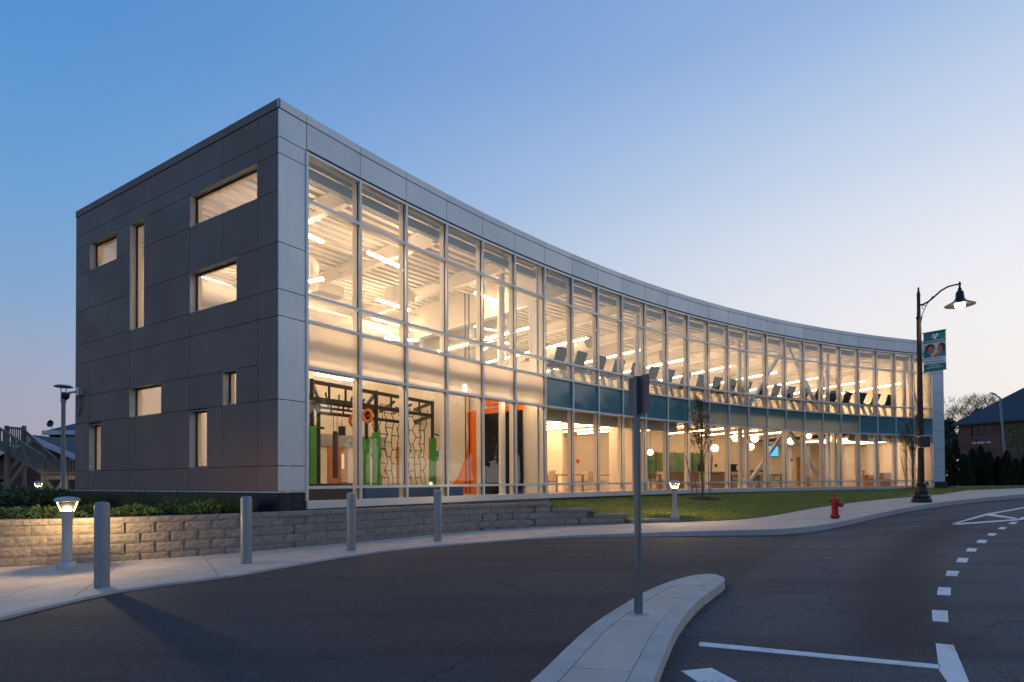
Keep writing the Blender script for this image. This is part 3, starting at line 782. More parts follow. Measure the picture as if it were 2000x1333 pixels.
# far pier, return and glazed stair bay
for a, b in zip([-.21, .7, 1.79, 2.9, 4.0, 5.2, 6.4, 7.5, 8.12], [.7, 1.79, 2.9, 4.0, 5.2, 6.4, 7.5, 8.12, ZT]):
    MB().obox(P(25.04), P(25.62), -.03, 0, a + .008, b - .008).build('silver_panel', 'silver_panel', B)
    MB().obox(P(25.63, .02), P(25.63, 4), 0, .03, a + .008, b - .008).build('silver_panel', 'silver_panel', B)
MB().obox(P(25.04), P(25.62), .004, .2, -1.2, ZT - .02).build('pier_backing', 'joint', B)
MB().obox(P(25.0), P(25.66), -.05, .1, -.9, -.21).build('base_course', 'tile_navy', B)
an_o = 1.2
ax = MB(); ax.obox(P(25.64, an_o), P(26.1, an_o), 0, 3, 5.3, 6.45).build('annex_fascia', 'silver_panel', B)
for z0, z1 in ((-.1, 1.0), (1.05, 2.3), (2.35, 3.4), (3.45, 5.28)):
    MB().obox(P(25.66, an_o), P(26.06, an_o), .05, .07, z0, z1).build('annex_pane', 'green_glass', B)
MB().obox(P(25.64, an_o + .6), P(26.0, an_o + .6), 0, .1, -.3, 5.3).build('annex_wall', 'green_glaze', B)
m = MB(); m.obox(P(26.06, an_o), P(26.1, an_o), -.02, .1, -.2, 5.3)
for z in (1.02, 2.32, 3.42): m.obox(P(25.64, an_o), P(26.1, an_o), -.03, .1, z - .03, z + .03)
m.obox(P(25.5, an_o), P(26.25, an_o), -.5, .1, 2.9, 2.98); m.build('annex_frame', 'aluminium', B)
MB().obox(P(25.6, an_o), P(26.3, an_o), -.6, 2.5, -.9, -.2).build('annex_base', 'tile_navy', B)
# roof, rear wall, floors
DEP = 9.7
m = MB()
for i in range(-1, 26):
    i0 = max(i, IC + .02); i1 = min(i + 1, 25.6)
    a, b, c_, d = P(i0, .2), P(i1, .2), P(i1, DEP), P(i0, DEP)
    m.hexa([(*a, 7.62), (*b, 7.62), (*c_, 7.62), (*d, 7.62), (*a, 8.0), (*b, 8.0), (*c_, 8.0), (*d, 8.0)])
m.build('roof_slab', 'ceiling_white', B)
m = MB()
for i in range(-1, 26):
    i0 = max(i, IC - .1); i1 = min(i + 1, 25.6)
    m.obox(P(i0, DEP), P(i1, DEP), 0, .2, -1.2, 8.2)
m.build('rear_wall', 'cream_wall', B)
MB().obox(P(25.6, .05), P(25.6, DEP), 0, -.12, -1.2, 8.1).build('end_wall', 'cream_wall', B)
m = MB()
for i in range(-1, 26):
    i0 = max(i, IC + .02); i1 = min(i + 1, 25.6)
    a, b, c_, d = P(i0, .16), P(i1, .16), P(i1, DEP), P(i0, DEP)
    m.hexa([(*a, -1.0), (*b, -1.0), (*c_, -1.0), (*d, -1.0), (*a, -.5), (*b, -.5), (*c_, -.5), (*d, -.5)])
m.build('ground_floor_slab', 'floor_inside', B)
m = MB(); mc = MB(); bh = MB()
for i in range(6, 26):
    i1 = min(i + 1, 25.6)
    a, b, c_, d = P(i, .32), P(i1, .32), P(i1, DEP), P(i, DEP)
    zs_ = 3.12 if 12 <= i <= 20 else 2.72
    m.hexa([(*a, zs_), (*b, zs_), (*c_, zs_), (*d, zs_), (*a, 3.4), (*b, 3.4), (*c_, 3.4), (*d, 3.4)])
    a, b = P(i, .75), P(i1, .75)
    if not (12 <= i <= 20): mc.hexa([(*a, 2.45), (*b, 2.45), (*c_, 2.45), (*d, 2.45), (*a, 2.5), (*b, 2.5), (*c_, 2.5), (*d, 2.5)]); bh.obox(P(i, .62), P(i1, .62), 0, .12, 2.2, 2.71)
m.build('upper_floor_slab', 'ceiling_white', B)
m = MB()
for i in range(12, 21): m.obox(P(i, .14), P(i + 1, .14), 0, .17, 3.18, 3.60)  # strip added close behind the frosted panes to darken their upper part
m.build('added_shade_strip', 'grey_beam', B); mc.build('lower_ceiling', 'ceiling_white', B); bh.build('bulkhead', 'cream_wall', B)
# ------------------------------------------------------------------ inside: structure
def arc_i(px, off):          # bay parameter that is seen at a given image column
    lo, hi = -1.0, 26.5
    for _ in range(50):
        m_ = (lo + hi) / 2; x, y = P(m_, off)
        if 1000 + FPX * x / y < px: lo = m_
        else: hi = m_
    return lo
deck = MB()
for i in range(-1, 26):
    i0 = max(i, IC + .05); i1 = min(i + 1, 25.6)
    for k in range(26):
        o = .5 + k * .36; a, b, c_, d = P(i0, o), P(i1, o), P(i1, o + .17), P(i0, o + .17)
        deck.hexa([(*a, 7.5), (*b, 7.5), (*c_, 7.5), (*d, 7.5), (*a, 7.615), (*b, 7.615), (*c_, 7.615), (*d, 7.615)])
deck.build('ceiling_deck', 'ceiling_white', B)
for i in (1.0, 3.0, 5.0, 7.2, 9.5, 11.8, 14.1, 16.4, 18.7, 21.0, 23.3):
    m = MB(); a, b = P(i, .45), P(i, DEP); m.obox(a, b, -.09, .09, 7.44, 7.48); m.obox(a, b, -.012, .012, 7.05, 7.44); m.obox(a, b, -.09, .09, 7.01, 7.05); m.build('roof_beam', 'white_steel', B)
m = MB()
for i in range(0, 25): m.obox(P(i, .34), P(i + 1, .34), 0, .16, 7.12, 7.36)
m.build('perimeter_beam', 'grey_beam', B)
for i0, i1 in ((-.3, 6),):
    m = MB()
    for k in range(6): m.obox(P(k, .42), P(k + 1, .42), 0, .24, 2.88, 3.36)
    m.build('edge_beam', 'grey_beam', B)
for k in range(6):
    for z, n_ in ((3.37, 'an upward'), (2.84, 'a downward')):
        t = thing('cove_light', f'{n_} light strip on the edge beam behind the {ORD[k]} frosted gym pane', 'light', P3(k, .5, z), 0, 'light strips on the gym edge beam')
        m = MB(); m.obox(P(k, .50), P(k + 1, .50), 0, .06, z, z + .025, 0, -.05); m.v = [tuple(Vector(q) - t.location) for q in m.v]; m.build('strip', 'light_strip', t)
# the wall between the gym and the two-storey part, with a band of inner windows upstairs
GW = 6.02
m = MB()
def gw(t0, t1, z0, z1): m.obox(P(GW, t0), P(GW, t1), -.1, .1, z0, z1)
gw(.3, DEP, -.5, 4.2); gw(.3, DEP, 6.25, 7.6); gw(.3, .6, 4.2, 6.25); gw(8.6, DEP, 4.2, 6.25)
m.build('gym_wall', 'cream_wall', B)
m = MB()
for t in (.6, 2.2, 3.8, 5.4, 7.0, 8.56): m.obox(P(GW, t), P(GW, t + .06), -.11, .11, 4.2, 6.25)
for z in (4.2, 5.25, 6.2): m.obox(P(GW, .6), P(GW, 8.6), -.105, .105, z, z + .05)
m.build('inner_window_frame', 'aluminium', B)
MB().obox(P(GW, .6), P(GW, 8.6), -.01, .01, 4.25, 6.2).build('inner_window_pane', 'clear_glass', B)
def radial_wall(i, o0, o1, z0, z1, name='partition', mat='cream_wall'):
    MB().obox(P(i, o0), P(i, o1), -.07, .07, z0, z1).build(name, mat, B)
radial_wall(9.75, .35, 1.6, -.5, 2.7); radial_wall(9.75, 4.5, DEP, -.5, 2.7); radial_wall(20.6, 1.0, 1.5, -.5, 3.1); MIX = arc_i(1648, 5.6); radial_wall(MIX, 5.6, 8.2, -.5, 2.7)
def arc_wall(i0, i1, off, z0, z1, name='partition', mat='cream_wall', n=None):
    m = MB(); n = n or max(1, round(i1 - i0))
    for k in range(n): m.obox(P(i0 + (i1 - i0) * k / n, off), P(i0 + (i1 - i0) * (k + 1) / n, off), 0, .12, z0, z1)
    return m.build(name, mat, B)
arc_wall(6.1, 9.7, 6.2, -.5, 2.5); arc_wall(9.8, arc_i(1660, 8.2), 8.2, -.5, 3.11, n=14); arc_wall(MIX, 25.5, 5.6, -.5, 2.5, n=3)
m = MB()
CI = [arc_i(px, .95) for px in (981, 1246, 1446, 1618, 1768)]
for i in CI:
    m = MB(); m.tube(P3(i, .95, -.5), P3(i, .95, 7.45), .115, n=16); m.lathe([(.2, -.5), (.2, -.46), (.115, -.45)], P3(i, .95, 0), 12); m.build('column', 'white_steel', B, True)
AP = arc_i(1537, .95)
for (i0, i1, zb, zt) in ((CI[2] + .2, AP - .06, 3.4, 7.3), (CI[3] - .2, AP + .1, 3.4, 7.3), (CI[2] + .2, AP - .06, -.5, 2.7), (CI[3] - .2, AP + .1, -.5, 2.7), (25.2, CI[4] + .1, 3.4, 7.2)):
    MB().beam(P3(i0, .95, zb), P3(i1, .95, zt), .16, .16).build('brace', 'white_steel', B)
for i, z in ((1.4, 6.2), (6.85, 6.35), (9.9, 6.35), (13.2, 6.35), (21.6, 6.0)):
    m = MB(); m.tube(P3(i, 3.0, z), P3(i, 9.2, z), .30, n=18)
    for k in range(6): m.tube(P3(i, 3.0 + k * 1.2, z), P3(i, 3.05 + k * 1.2, z), .315, n=18)
    m.build('duct', 'white_steel', B, True)
m = MB()
pts = [P3(i * .5, 6.8, 5.9) for i in range(0, 12)]; m.path(pts, .42, 16); m.build('duct', 'white_steel', B, True)
m = MB()
for k, (i, o) in enumerate(((2.4, 5.0), (3.6, 3.6))): m.obox(P(i, o), P(i + .6, o), 0, .5, 6.35, 6.7)
m.build('air_handler', 'white_steel', B)
m = MB()
for o in (1.8, 3.4, 5.1, 7.2): m.path([P3(i, o, 7.2) for i in range(0, 26)], .03, 6)
m.build('sprinkler_pipe', 'white_steel', B)

# ------------------------------------------------------------------ lamps inside
def linear(p0, p1, label, group, name='linear_light', w=.085, rod=None, mat='light_warm'):
    p0, p1 = Vector(p0), Vector(p1); t = thing(name, label, 'light', p0, 0, group); d = p1 - p0
    MB().beam((0, 0, 0), d, w, .05).build('diffuser', mat, t)
    m = MB(); m.beam((0, 0, .036), d + Vector((0, 0, .036)), w * .8, .02)
    if rod:
        for f_ in (.1, .9): m.tube(d * f_ + Vector((0, 0, .03)), d * f_ + Vector((0, 0, rod - p0.z)), .006, n=5)
    m.build('housing', 'white_steel', t); return t
gym_l = [((604, 550), (631, 545), 15.5), ((720, 633), (766, 655), 19.5), ((752, 661.5), (785, 662.5), 20.5), ((797, 664), (816, 665), 21.5), ((616, 731), (645, 736), 20), ((650, 738), (688, 743), 20.3), ((935, 690), (955, 676), 21.5)]
for k, (a, b, Y) in enumerate(gym_l): linear(at(*a, Y), at(*b, Y), ['short linear pendant light behind the glazing beside the silver corner pier', 'slanting linear pendant light in the gym, longest of its cluster', 'level linear pendant light right below the slanting one in the gym', 'short level linear pendant at the right end of the gym cluster', 'left one of two linear lights above the black climbing rig', 'right one of two linear lights above the black climbing rig', 'small tilted linear light in front of the upper inner windows'][k], 'linear pendant lights in the gym', rod=7.3, mat='light_gym')
for k, (i, o) in enumerate(((1.0, 8.0), (3.2, 8.3), (4.8, 7.6), (5.2, 2.2), (2.2, 2.0), (.4, 2.2), (4.0, 5.4), (.8, 5.0), (2.8, 6.8))):  # extra fixtures added to raise the light level in the gym
    linear(P3(i, o, 6.75), P3(i + 1.0, o + .2, 6.75), 'added high linear light close under the gym roof deck', 'added linear lights high under the gym roof', rod=7.4, mat='light_gym')
up = [7.0, 8.9, 11.2, 13.4, 15.6, 18.0, 20.4, 22.8, 24.7]
for k, i in enumerate(up):
    linear(P3(i, 1.7, 6.02), P3(i, 8.6, 6.02), f'{ORD[k]} long linear light from the gym wall hanging over the treadmills', 'long linear lights upstairs', rod=7.4)
lo = [6.6, 7.3, 8.0, 8.7, 9.35, 10.3, 11.2]
for k, i in enumerate(lo):
    linear(P3(i, 1.3, 2.40), P3(i, 5.8, 2.40), f'{ORD[k]} ceiling light strip from the gym wall in the downstairs lounge', 'ceiling light strips downstairs', mat='light_low')
for k, i in enumerate((21.6, 22.6, 23.6, 24.6)):
    linear(P3(i, 1.4, 2.38), P3(i, 4.6, 2.38), f'{ORD[k]} ceiling light strip from the left in the meeting room by the street lamp', 'ceiling light strips in the meeting room', mat='light_low')
for k, (px, py, Y, lab) in enumerate(((1437, 856, 31, 'white globe pendant lamp left of the round column in the cafe'), (1474, 857, 30.5, 'large white globe pendant lamp just right of the round column'), (1466, 873, 33, 'white globe pendant hanging low under the large globe'), (1545, 862, 33, 'white globe pendant lamp right of the blue screen'), (1396, 876, 32, 'white globe pendant lamp behind the young staked tree'), (1270, 884, 29, 'small white globe lamp in front of the pool window'), (1580, 852, 33.5, 'white globe pendant lamp above the orange door'), (1620, 858, 34, 'white globe pendant near the second round column'))):
    p = at(px, py, Y); t = thing('globe_lamp', lab, 'lamp', p, 0, 'globe pendant lamps in the cafe'); r = .2 if k < 5 else .15
    m = MB(); m.lathe([(r * math.sin(PI * q / 10) + .001, -r * math.cos(PI * q / 10)) for q in range(11)], (0, 0, 0), 16); m.build('globe', 'light_globe', t, True)
    MB().tube((0, 0, r), (0, 0, 3.11 - p.z), .012, n=6).build('stem', 'dark_plastic', t)
# slim ceiling strips over the cafe give the even glow
for k, i in enumerate((12.6, 14.4, 16.2, 18.0, 19.6)):
    linear(P3(i, 3.0, 2.85), P3(i, 7.4, 2.85), f'{ORD[k]} slim ceiling strip from the left over the cafe tables', 'slim ceiling strips over the cafe', mat='light_low')

# ------------------------------------------------------------------ gym equipment
rig = thing('climbing_rig', 'black steel obstacle rig with green padded posts in the gym', 'climbing rig', P3(1.6, 4.5, -.5))
def W(p): return Vector(p) - rig.location
posts = [(arc_i(609, 4.2), 4.2), (arc_i(735, 4.6), 4.6), (arc_i(845, 5.2), 5.2), (arc_i(716, 7.6), 7.6), (arc_i(622, 7.4), 7.4), (arc_i(800, 8.2), 8.2)]
ZR = 3.12
for k, (i, o) in enumerate(posts):
    MB().beam(W(P3(i, o, -.5)), W(P3(i, o, ZR + .08)), .12, .12).build('post', 'black_steel', rig)
    if k != 4:
        w = .105
        m = MB(); m.obox(P(i, o - w), P(i, o + w), -w, w, -.47, 1.72); m.v = [tuple(W(q)) for q in m.v]; m.build('pad', 'green_pad', rig)
def bar(a, b, z, r=.05):
    MB().beam(W(P3(*a, z)), W(P3(*b, z)), r, r * 1.4).build('beam', 'black_steel', rig)
pa, pb, pc, pd, pe, pf = posts
for z in (ZR, ZR - .52):
    for a, b in ((pa, pb), (pb, pc), (pe, pd), (pd, pf), (pa, pe), (pb, pd), (pc, pf)): bar(a, b, z, .085)
for f_ in (.25, .5, .75):
    for (a, b) in ((pa, pb), (pb, pc), (pe, pd)):
        q = lerp2(a, b, f_); MB().beam(W(P3(*q, ZR)), W(P3(*q, ZR - .52)), .06, .06).build('beam', 'black_steel', rig)
for f_ in (.2, .4, .6, .8): bar(lerp2(pa, pb, f_), lerp2(pe, pd, f_), ZR - .30, .05)
for f_ in (.35, .7): bar(lerp2(pa, pe, f_), lerp2(pb, pd, f_), ZR - .45, .06)
for f_ in (.3, .6): bar(lerp2(pb, pc, f_), lerp2(pd, pf, f_), ZR - .2, .06)
# arms tying the rig to the wall
for a, dz in ((pc, 1.9), (pa, 1.75)):
    MB().beam(W(P3(*a, dz)), W(P3(a[0] + .5, a[1] + .6, dz)), .06, .06).build('wall_arm', 'black_steel', rig)
net = thing('cargo_net', 'black rope cargo net hanging from the climbing rig', 'net', P3(*lerp2(pb, pc, .5), -.5))
m = MB(); NX, NZ = 9, 11; g = {}
for j in range(NX + 1):
    for k in range(NZ + 1):
        q = lerp2(pb, pc, .04 + .9 * j / NX); sag = .12 * math.sin(PI * k / NZ)
        g[(j, k)] = P3(q[0] + .05 * random.uniform(-1, 1) + (.05 if k % 2 else 0), q[1] + .25 + sag + .04 * random.uniform(-1, 1), -.1 + (ZR - .2) * k / NZ - .05 * math.sin(PI * j / NX)) - net.location
for j in range(NX + 1):
    for k in range(NZ): m.tube(g[(j, k)], g[(j, k + 1)], .016, n=5, cap=False)
for j in range(NX):
    for k in range(NZ + 1):
        if (j + k) % 2 == 0: m.tube(g[(j, k)], g[(j + 1, k)], .016, n=5, cap=False)
m.build('mesh', 'black_steel', net, kind='stuff')
bag_p = at(655, 885, 19.5); t = thing('hanging_bag', 'long purple padded bag hanging on red ropes from the rig', 'punching bag', bag_p)
m = MB(); m.lathe([(.02, -.85), (.085, -.83), (.09, -.5), (.09, .55), (.085, .72), (.02, .74)], (0, 0, 0), 14); m.build('bag', 'purple_bag', t, True)
m = MB(); m.tube((-.05, 0, .73), (-.07, 0, 1.4), .012, n=5); m.tube((.05, 0, .73), (.07, 0, 1.4), .012, n=5); m.build('rope', 'red_alarm', t)
for (px, py, lab) in ((611, 852, 'dark hanging block on a rope by the left green post'), (668, 842, 'dark hanging block beside the purple bag')):
    p = at(px, py, 19); t = thing('hanging_block', lab, 'climbing hold', p, 0, 'blocks hung under the rig')
    MB().box(-.11, .11, -.05, .05, -.15, .15).build('block', 'dark_plastic', t); MB().tube((0, 0, .15), (0, 0, .55), .01, n=5).build('rope', 'red_alarm', t)
for (px, py, lab) in ((718, 813, 'orange ring hold with a round hole on the rig'), (692, 822, 'orange ring hold further left on the rig')):
    p = at(px, py, 19.8); t = thing('ring_hold', lab, 'ring', p, 0, 'orange ring holds')
    m = MB(); n_ = 20
    pts = [(math.cos(2 * PI * k / n_) * .15, 0, math.sin(2 * PI * k / n_) * .2) for k in range(n_ + 1)]; m.path([Vector(q) for q in pts], .055, 8); m.build('ring', 'orange', t, True); MB().tube((0, 0, .2), (0, 0, .38), .012, n=5).build('strap', 'black_steel', t)
m = MB()
for k in range(5): m.obox(P(.05 + k * .55, 2.0), P(.05 + (k + 1) * .55 - .02, 2.0), 0, 5.6, -.495, -.22)
t = tag(m.build('floor_mat', 'dark_mat'), 'thick black landing mat under the left half of the rig', 'mat')
m = MB()
for k in range(4): m.obox(P(2.9 + k * .6, 2.1), P(2.9 + (k + 1) * .6 - .02, 2.1), 0, 5.4, -.495, -.19)
m = MB(); m.obox(P(1.9, 1.5), P(4.4, 1.5), 0, 5.8, -.495, -.13); tag(m.build('crash_mat', 'blue_mat'), 'blue crash mat below the cargo net', 'mat')
m = MB(); m.obox(P(.1, 1.2), P(1.6, 1.2), 0, .5, -.495, -.05); tag(m.build('mat_stack', 'dark_mat'), 'low black foam box just inside the glass at the left', 'mat')
# climbing panel, painted swoosh and fittings on the gym wall (its gym side)
def gwall(poly, name, mat, d=.12, th=.03, parent=None):
    """poly in (t, z) on the gym side of the dividing wall"""
    a, b = Vector(P(GW, 0)), Vector(P(GW, 1)); u = (b - a).normalized(); nrm = Vector((u.y * -1, u.x)) * 1.0   # left of inward direction = gym side
    m = MB(); n = len(poly)
    f_ = [a + u * t + nrm * d for t, z in poly]; k_ = [a + u * t + nrm * (d + th) for t, z in poly]
    m.v = [(p.x, p.y, z) for p, (t, z) in zip(f_, poly)] + [(p.x, p.y, z) for p, (t, z) in zip(k_, poly)]
    m.f = [tuple(range(n)), tuple(range(2 * n - 1, n - 1, -1))] + [(i, (i + 1) % n, n + (i + 1) % n, n + i) for i in range(n)]
    return m.build(name, mat, parent)
t = thing('climbing_wall', 'tall black climbing panel in an orange surround on the gym wall', 'climbing wall')
gwall([(.95, -.5), (3.02, -.5), (3.02, 2.5), (.95, 2.5)], 'panel', 'climb_black', .16, .06, t)
gwall([(3.05, -.5), (3.55, -.5), (3.55, 2.72), (.9, 2.72), (.9, 2.53), (3.05, 2.53)], 'surround', 'orange', .14, .12, t)
gwall([(.9, 2.85), (2.9, 2.85), (2.9, 3.35), (.9, 3.35)], 'header', 'orange', .14, .05, t)
m = MB()
sw = [(3.6, -.5), (5.35, -.5), (5.0, -.25), (4.6, .1), (4.3, .55), (4.05, 1.0), (3.92, 1.5), (3.88, 1.9), (3.95, 2.3), (4.0, 2.7), (3.6, 2.7)]
tag(gwall(sw, 'wall_mural', 'orange', .105, .012), 'orange swoosh painted on the gym wall beside the black panel', 'mural')
t = thing('steel_cable', 'pair of thin black cables running up beside the orange swoosh', 'cable', P3(GW, 3.9, -.5))
for q in (3.75, 3.98): MB().tube(P3(GW - .12, q, -.48) - t.location, P3(GW - .12, q, 7.4) - t.location, .022, n=6).build('cable', 'black_steel', t)
def rearpix(px, off): return arc_i(px, off)
def wall_item(i0, i1, off, z0, z1, th=.05): m = MB(); m.obox(P(i0, off), P(i1, off), -th, 0, z0, z1); return m
di = arc_i(639, DEP); dj = arc_i(677, DEP)
t = thing('gym_door', 'brown wooden door with a narrow glass light behind the rig', 'door')
wall_item(di, dj, DEP - .02, -.5, 1.55).build('leaf', 'wood_door', t); q0, q1 = di + (dj - di) * .68, di + (dj - di) * .82
wall_item(q0, q1, DEP - .075, .55, 1.2, .01).build('door_light', 'window_glow', t); wall_item(di + (dj - di) * .86, di + (dj - di) * .93, DEP - .09, .02, .07, .03).build('handle', 'aluminium', t)
t = thing('gym_side_door', 'brown wooden door half hidden behind the cargo net', 'door')
gwall([(7.9, -.5), (8.75, -.5), (8.75, 1.55), (7.9, 1.55)], 'leaf', 'wood_door', .1, .04, t)
gwall([(7.98, .48), (8.06, .48), (8.06, .55), (7.98, .55)], 'handle', 'aluminium', .145, .03, t)
tag(wall_item(arc_i(625, DEP), 6.0, DEP - .02, 1.5, 2.02, .06).build('wall_band', 'grey_beam'), 'long grey padded band across the back wall of the gym', 'wall padding')
t = thing('wall_notice', 'green and white notice on the gym wall right of the green post', 'notice')
gwall([(5.75, -.05), (6.2, -.05), (6.2, .85), (5.75, .85)], 'sheet', 'paper', .105, .006, t); gwall([(5.75, .86), (6.2, .86), (6.2, 1.25), (5.75, 1.25)], 'heading', 'green_sign', .105, .008, t)
tag(gwall([(5.9, 1.4), (6.05, 1.4), (6.05, 1.6), (5.9, 1.6)], 'fire_alarm', 'red_alarm', .1, .05), 'small red fire alarm above the green notice in the gym', 'fire alarm')

# ------------------------------------------------------------------ treadmills upstairs
def treadmill():
    t = thing('treadmill', '', 'treadmill', (0, 0, 0), 0, 'treadmills in a row behind the upper glazing')
    m = MB(); m.box(-.42, .42, .1, 2.0, .06, .17); m.box(-.38, .38, .0, .55, .10, .27); m.build('deck', 'dark_plastic', t)
    for s in (-1, 1):
        m = MB(); m.beam((s * .36, .30, .15), (s * .33, .62, 1.12), .07, .15, (0, 1, 0)); m.build('upright', 'light_plastic', t)
        m = MB(); m.path([Vector((s * .34, .60, 1.08)), Vector((s * .36, .95, 1.04)), Vector((s * .36, 1.15, .98))], .026, 8); m.build('handrail', 'dark_plastic', t, True)
    m = MB(); m.beam((-.44, .54, 1.06), (.44, .54, 1.06), .30, .16); m.beam((-.46, .5, 1.06), (-.30, .5, 1.13), .16, .08); m.beam((.46, .5, 1.06), (.30, .5, 1.13), .16, .08); m.build('console_base', 'dark_plastic', t)
    m = MB(); m.hexa([(-.27, .47, 1.12), (.27, .47, 1.12), (.27, .54, 1.12), (-.27, .54, 1.12), (-.30, .22, 1.74), (.30, .22, 1.74), (.30, .28, 1.75), (-.30, .28, 1.75)]); m.build('console', 'dark_plastic', t)
    return t
tm0 = treadmill(); nt = 23
for k in range(nt):
    i = 6.62 + k * .775; p = P3(i, .72, 3.4); a = P(i); b = P(i + .1); rz = math.atan2(b[1] - a[1], b[0] - a[0]) + random.uniform(-.05, .05)
    lab = f'{ORD[k]} treadmill from the gym wall in the row behind the upper glass'
    if k == 0: tm0.location = p; tm0.rotation_euler = (0, 0, rz); tm0['label'] = lab
    else: dup(tm0, p, rz, lab)

# ------------------------------------------------------------------ tables, chairs and fittings downstairs
def chair():
    t = thing('chair', '', 'chair', (0, 0, 0), 0, 'grey chairs at the lounge tables')
    MB().box(-.22, .22, -.22, .22, .42, .47).build('seat', 'chair_grey', t); m = MB(); m.hexa([(-.22, .19, .47), (.22, .19, .47), (.22, .23, .47), (-.22, .23, .47), (-.2, .27, .92), (.2, .27, .92), (.2, .30, .92), (-.2, .30, .92)]); m.build('backrest', 'chair_grey', t)
    for sx in (-1, 1):
        for sy in (-1, 1): MB().tube((sx * .2, sy * .2, 0), (sx * .19, sy * .19, .42), .014, n=6).build('leg', 'aluminium', t)
    return t
def table():
    t = thing('table', '', 'table', (0, 0, 0), 0, 'brown tables in the lounge')
    MB().box(-.75, .75, -.42, .42, .71, .75).build('top', 'table_wood', t)
    for sx in (-1, 1):
        for sy in (-1, 1): MB().beam((sx * .68, sy * .36, 0), (sx * .68, sy * .36, .71), .06, .06).build('leg', 'table_wood', t)
    return t
ch0, tb0 = chair(), table(); first = {'c': True, 't': True}
def place(kind, i, o, rz, lab):
    a = P(i); b = P(i + .1); r = math.atan2(b[1] - a[1], b[0] - a[0]) + rz; p = P3(i, o, -.5); o_ = ch0 if kind == 'c' else tb0
    if first[kind]: o_.location = p; o_.rotation_euler = (0, 0, r); o_['label'] = lab; first[kind] = False
    else: dup(o_, p, r, lab)
tabs = [7.25, 8.6, 10.6, 12.0, 15.7, 17.0, 18.3]
for k, i in enumerate(tabs):
    place('t', i, 2.6, .2 * (-1) ** k, f'{ORD[k]} brown table from the gym wall along the lower glazing')
    for q, (di_, do_, rz) in enumerate(((-.72, 0, PI / 2), (.72, .1, -PI / 2), (-.1, .75, 0))):
        place('c', i + di_, 2.6 + do_, rz + .2 * random.uniform(-1, 1), f'grey chair {["at the left end of", "at the right end of", "behind"][q]} the {ORD[k]} table from the gym wall')
place('c', 6.5, 1.7, PI / 2 + .3, 'grey chair turned sideways nearest to the gym wall')
ci0, ci1 = arc_i(1296, 5.0), arc_i(1440, 5.0)
t = thing('service_counter', 'long brown service counter across the cafe behind the young tree', 'counter')
n = 7
for k in range(n): a, b = ci0 + (ci1 - ci0) * k / n, ci0 + (ci1 - ci0) * (k + 1) / n; MB().obox(P(a, 5.0), P(b, 5.0), 0, .6, -.5, .42, 0, -.01).build('front_panel', 'table_wood', t)
m = MB(); m.obox(P(ci0, 4.95), P(ci1, 4.95), 0, .75, .42, .47); m.build('worktop', 'steel_counter', t)
for k, (px, dx) in enumerate(((1375, .3), (1432, .25), (1480, .4))):
    i = arc_i(px, 5.2); p = P3(i, 5.25, .47); t = thing('coffee_machine', ['small dark coffee machine on the service counter', 'dark coffee maker next to the round column on the counter', 'wide dark coffee machine right of the round column'][k], 'coffee machine', p)
    if k == 2: t.location.z = .1
    MB().box(-dx, dx, -.2, .2, 0, .12).build('base', 'dark_plastic', t); MB().box(-dx, dx, .02, .2, .12, .40).build('body', 'dark_plastic', t); MB().box(-dx, dx, -.2, .2, .40, .48).build('hood', 'dark_plastic', t)
t = thing('serving_island', 'low steel serving island in front of the blue screen', 'counter')
a, b = arc_i(1478, 5.2), arc_i(1535, 5.2); m = MB(); m.obox(P(a, 5.2), P(b, 5.2), 0, .8, -.5, .3); m.build('cabinet', 'steel_counter', t); m = MB(); m.obox(P(a, 5.15), P(b, 5.15), 0, .9, .3, .34); m.build('top', 'table_wood', t); m = MB(); m.obox(P(a, 5.2), P(b, 5.2), 0, .02, .34, .75); m.build('glass_guard', 'clear_glass', t)
a, b = arc_i(1500.5, 8.1), arc_i(1521.5, 8.1)
t = thing('wall_screen', 'wall-mounted screen glowing blue in the cafe', 'screen'); m = wall_item(a, b, 8.18, 1.60, 2.42, .06); m.build('casing', 'dark_plastic', t); wall_item(a + .03, b - .03, 8.11, 1.65, 2.37, .012).build('display', 'screen_blue', t)
a, b = arc_i(1558, 8.1), arc_i(1582, 8.1)
t = thing('cafe_door', 'orange-brown wooden door at the back of the cafe', 'door'); wall_item(a, b, 8.18, -.5, 1.6, .06).build('leaf', 'wood_door', t); wall_item(b - .12, b - .06, 8.11, .4, .46, .04).build('handle', 'aluminium', t)
# window to the pool hall with pennants
a, b = arc_i(1262, 8.1), arc_i(1388, 8.1); t = thing('pool_window', 'wide green-tinted inner window with little pennants behind it', 'window')
wall_item(a, b, 8.16, .1, 1.75, .03).build('pool_view', 'green_glaze', t)
for k in range(8): q = a + (b - a) * k / 7; wall_item(q - .03, q + .03, 8.1, .05, 1.8, .06).build('post', 'wood_door', t)
for k in range(16):
    q = a + (b - a) * (k + .5) / 16; x = P3(q - .06, 8.09, 1.25), P3(q + .06, 8.09, 1.25), P3(q, 8.09, .95)
    MB().tri(*x).build('pennant', 'blue_print', t)
wall_item(a, b, 8.07, .1, 1.75, .008).build('pane', 'green_glass', t)
for k, (px, off, z, lab) in enumerate(((1128, 6.2, 1.0, 'small red fire alarm on the lounge wall between two mullions'), (1233, 6.2, 1.05, 'small red fire alarm on the lounge wall behind the sign post'), (1398, 8.2, .95, 'small dark call box on the cafe wall under the globe lamp'), (1546, 8.2, 1.4, 'small dark box on the wall left of the orange door'))):
    i = arc_i(px, off); tag(wall_item(i - .05, i + .05, off - .005, z - .1, z + .1, .05).build('fire_alarm' if k < 2 else 'call_box', 'red_alarm' if k < 2 else 'dark_plastic'), lab, 'fire alarm' if k < 2 else 'wall box')
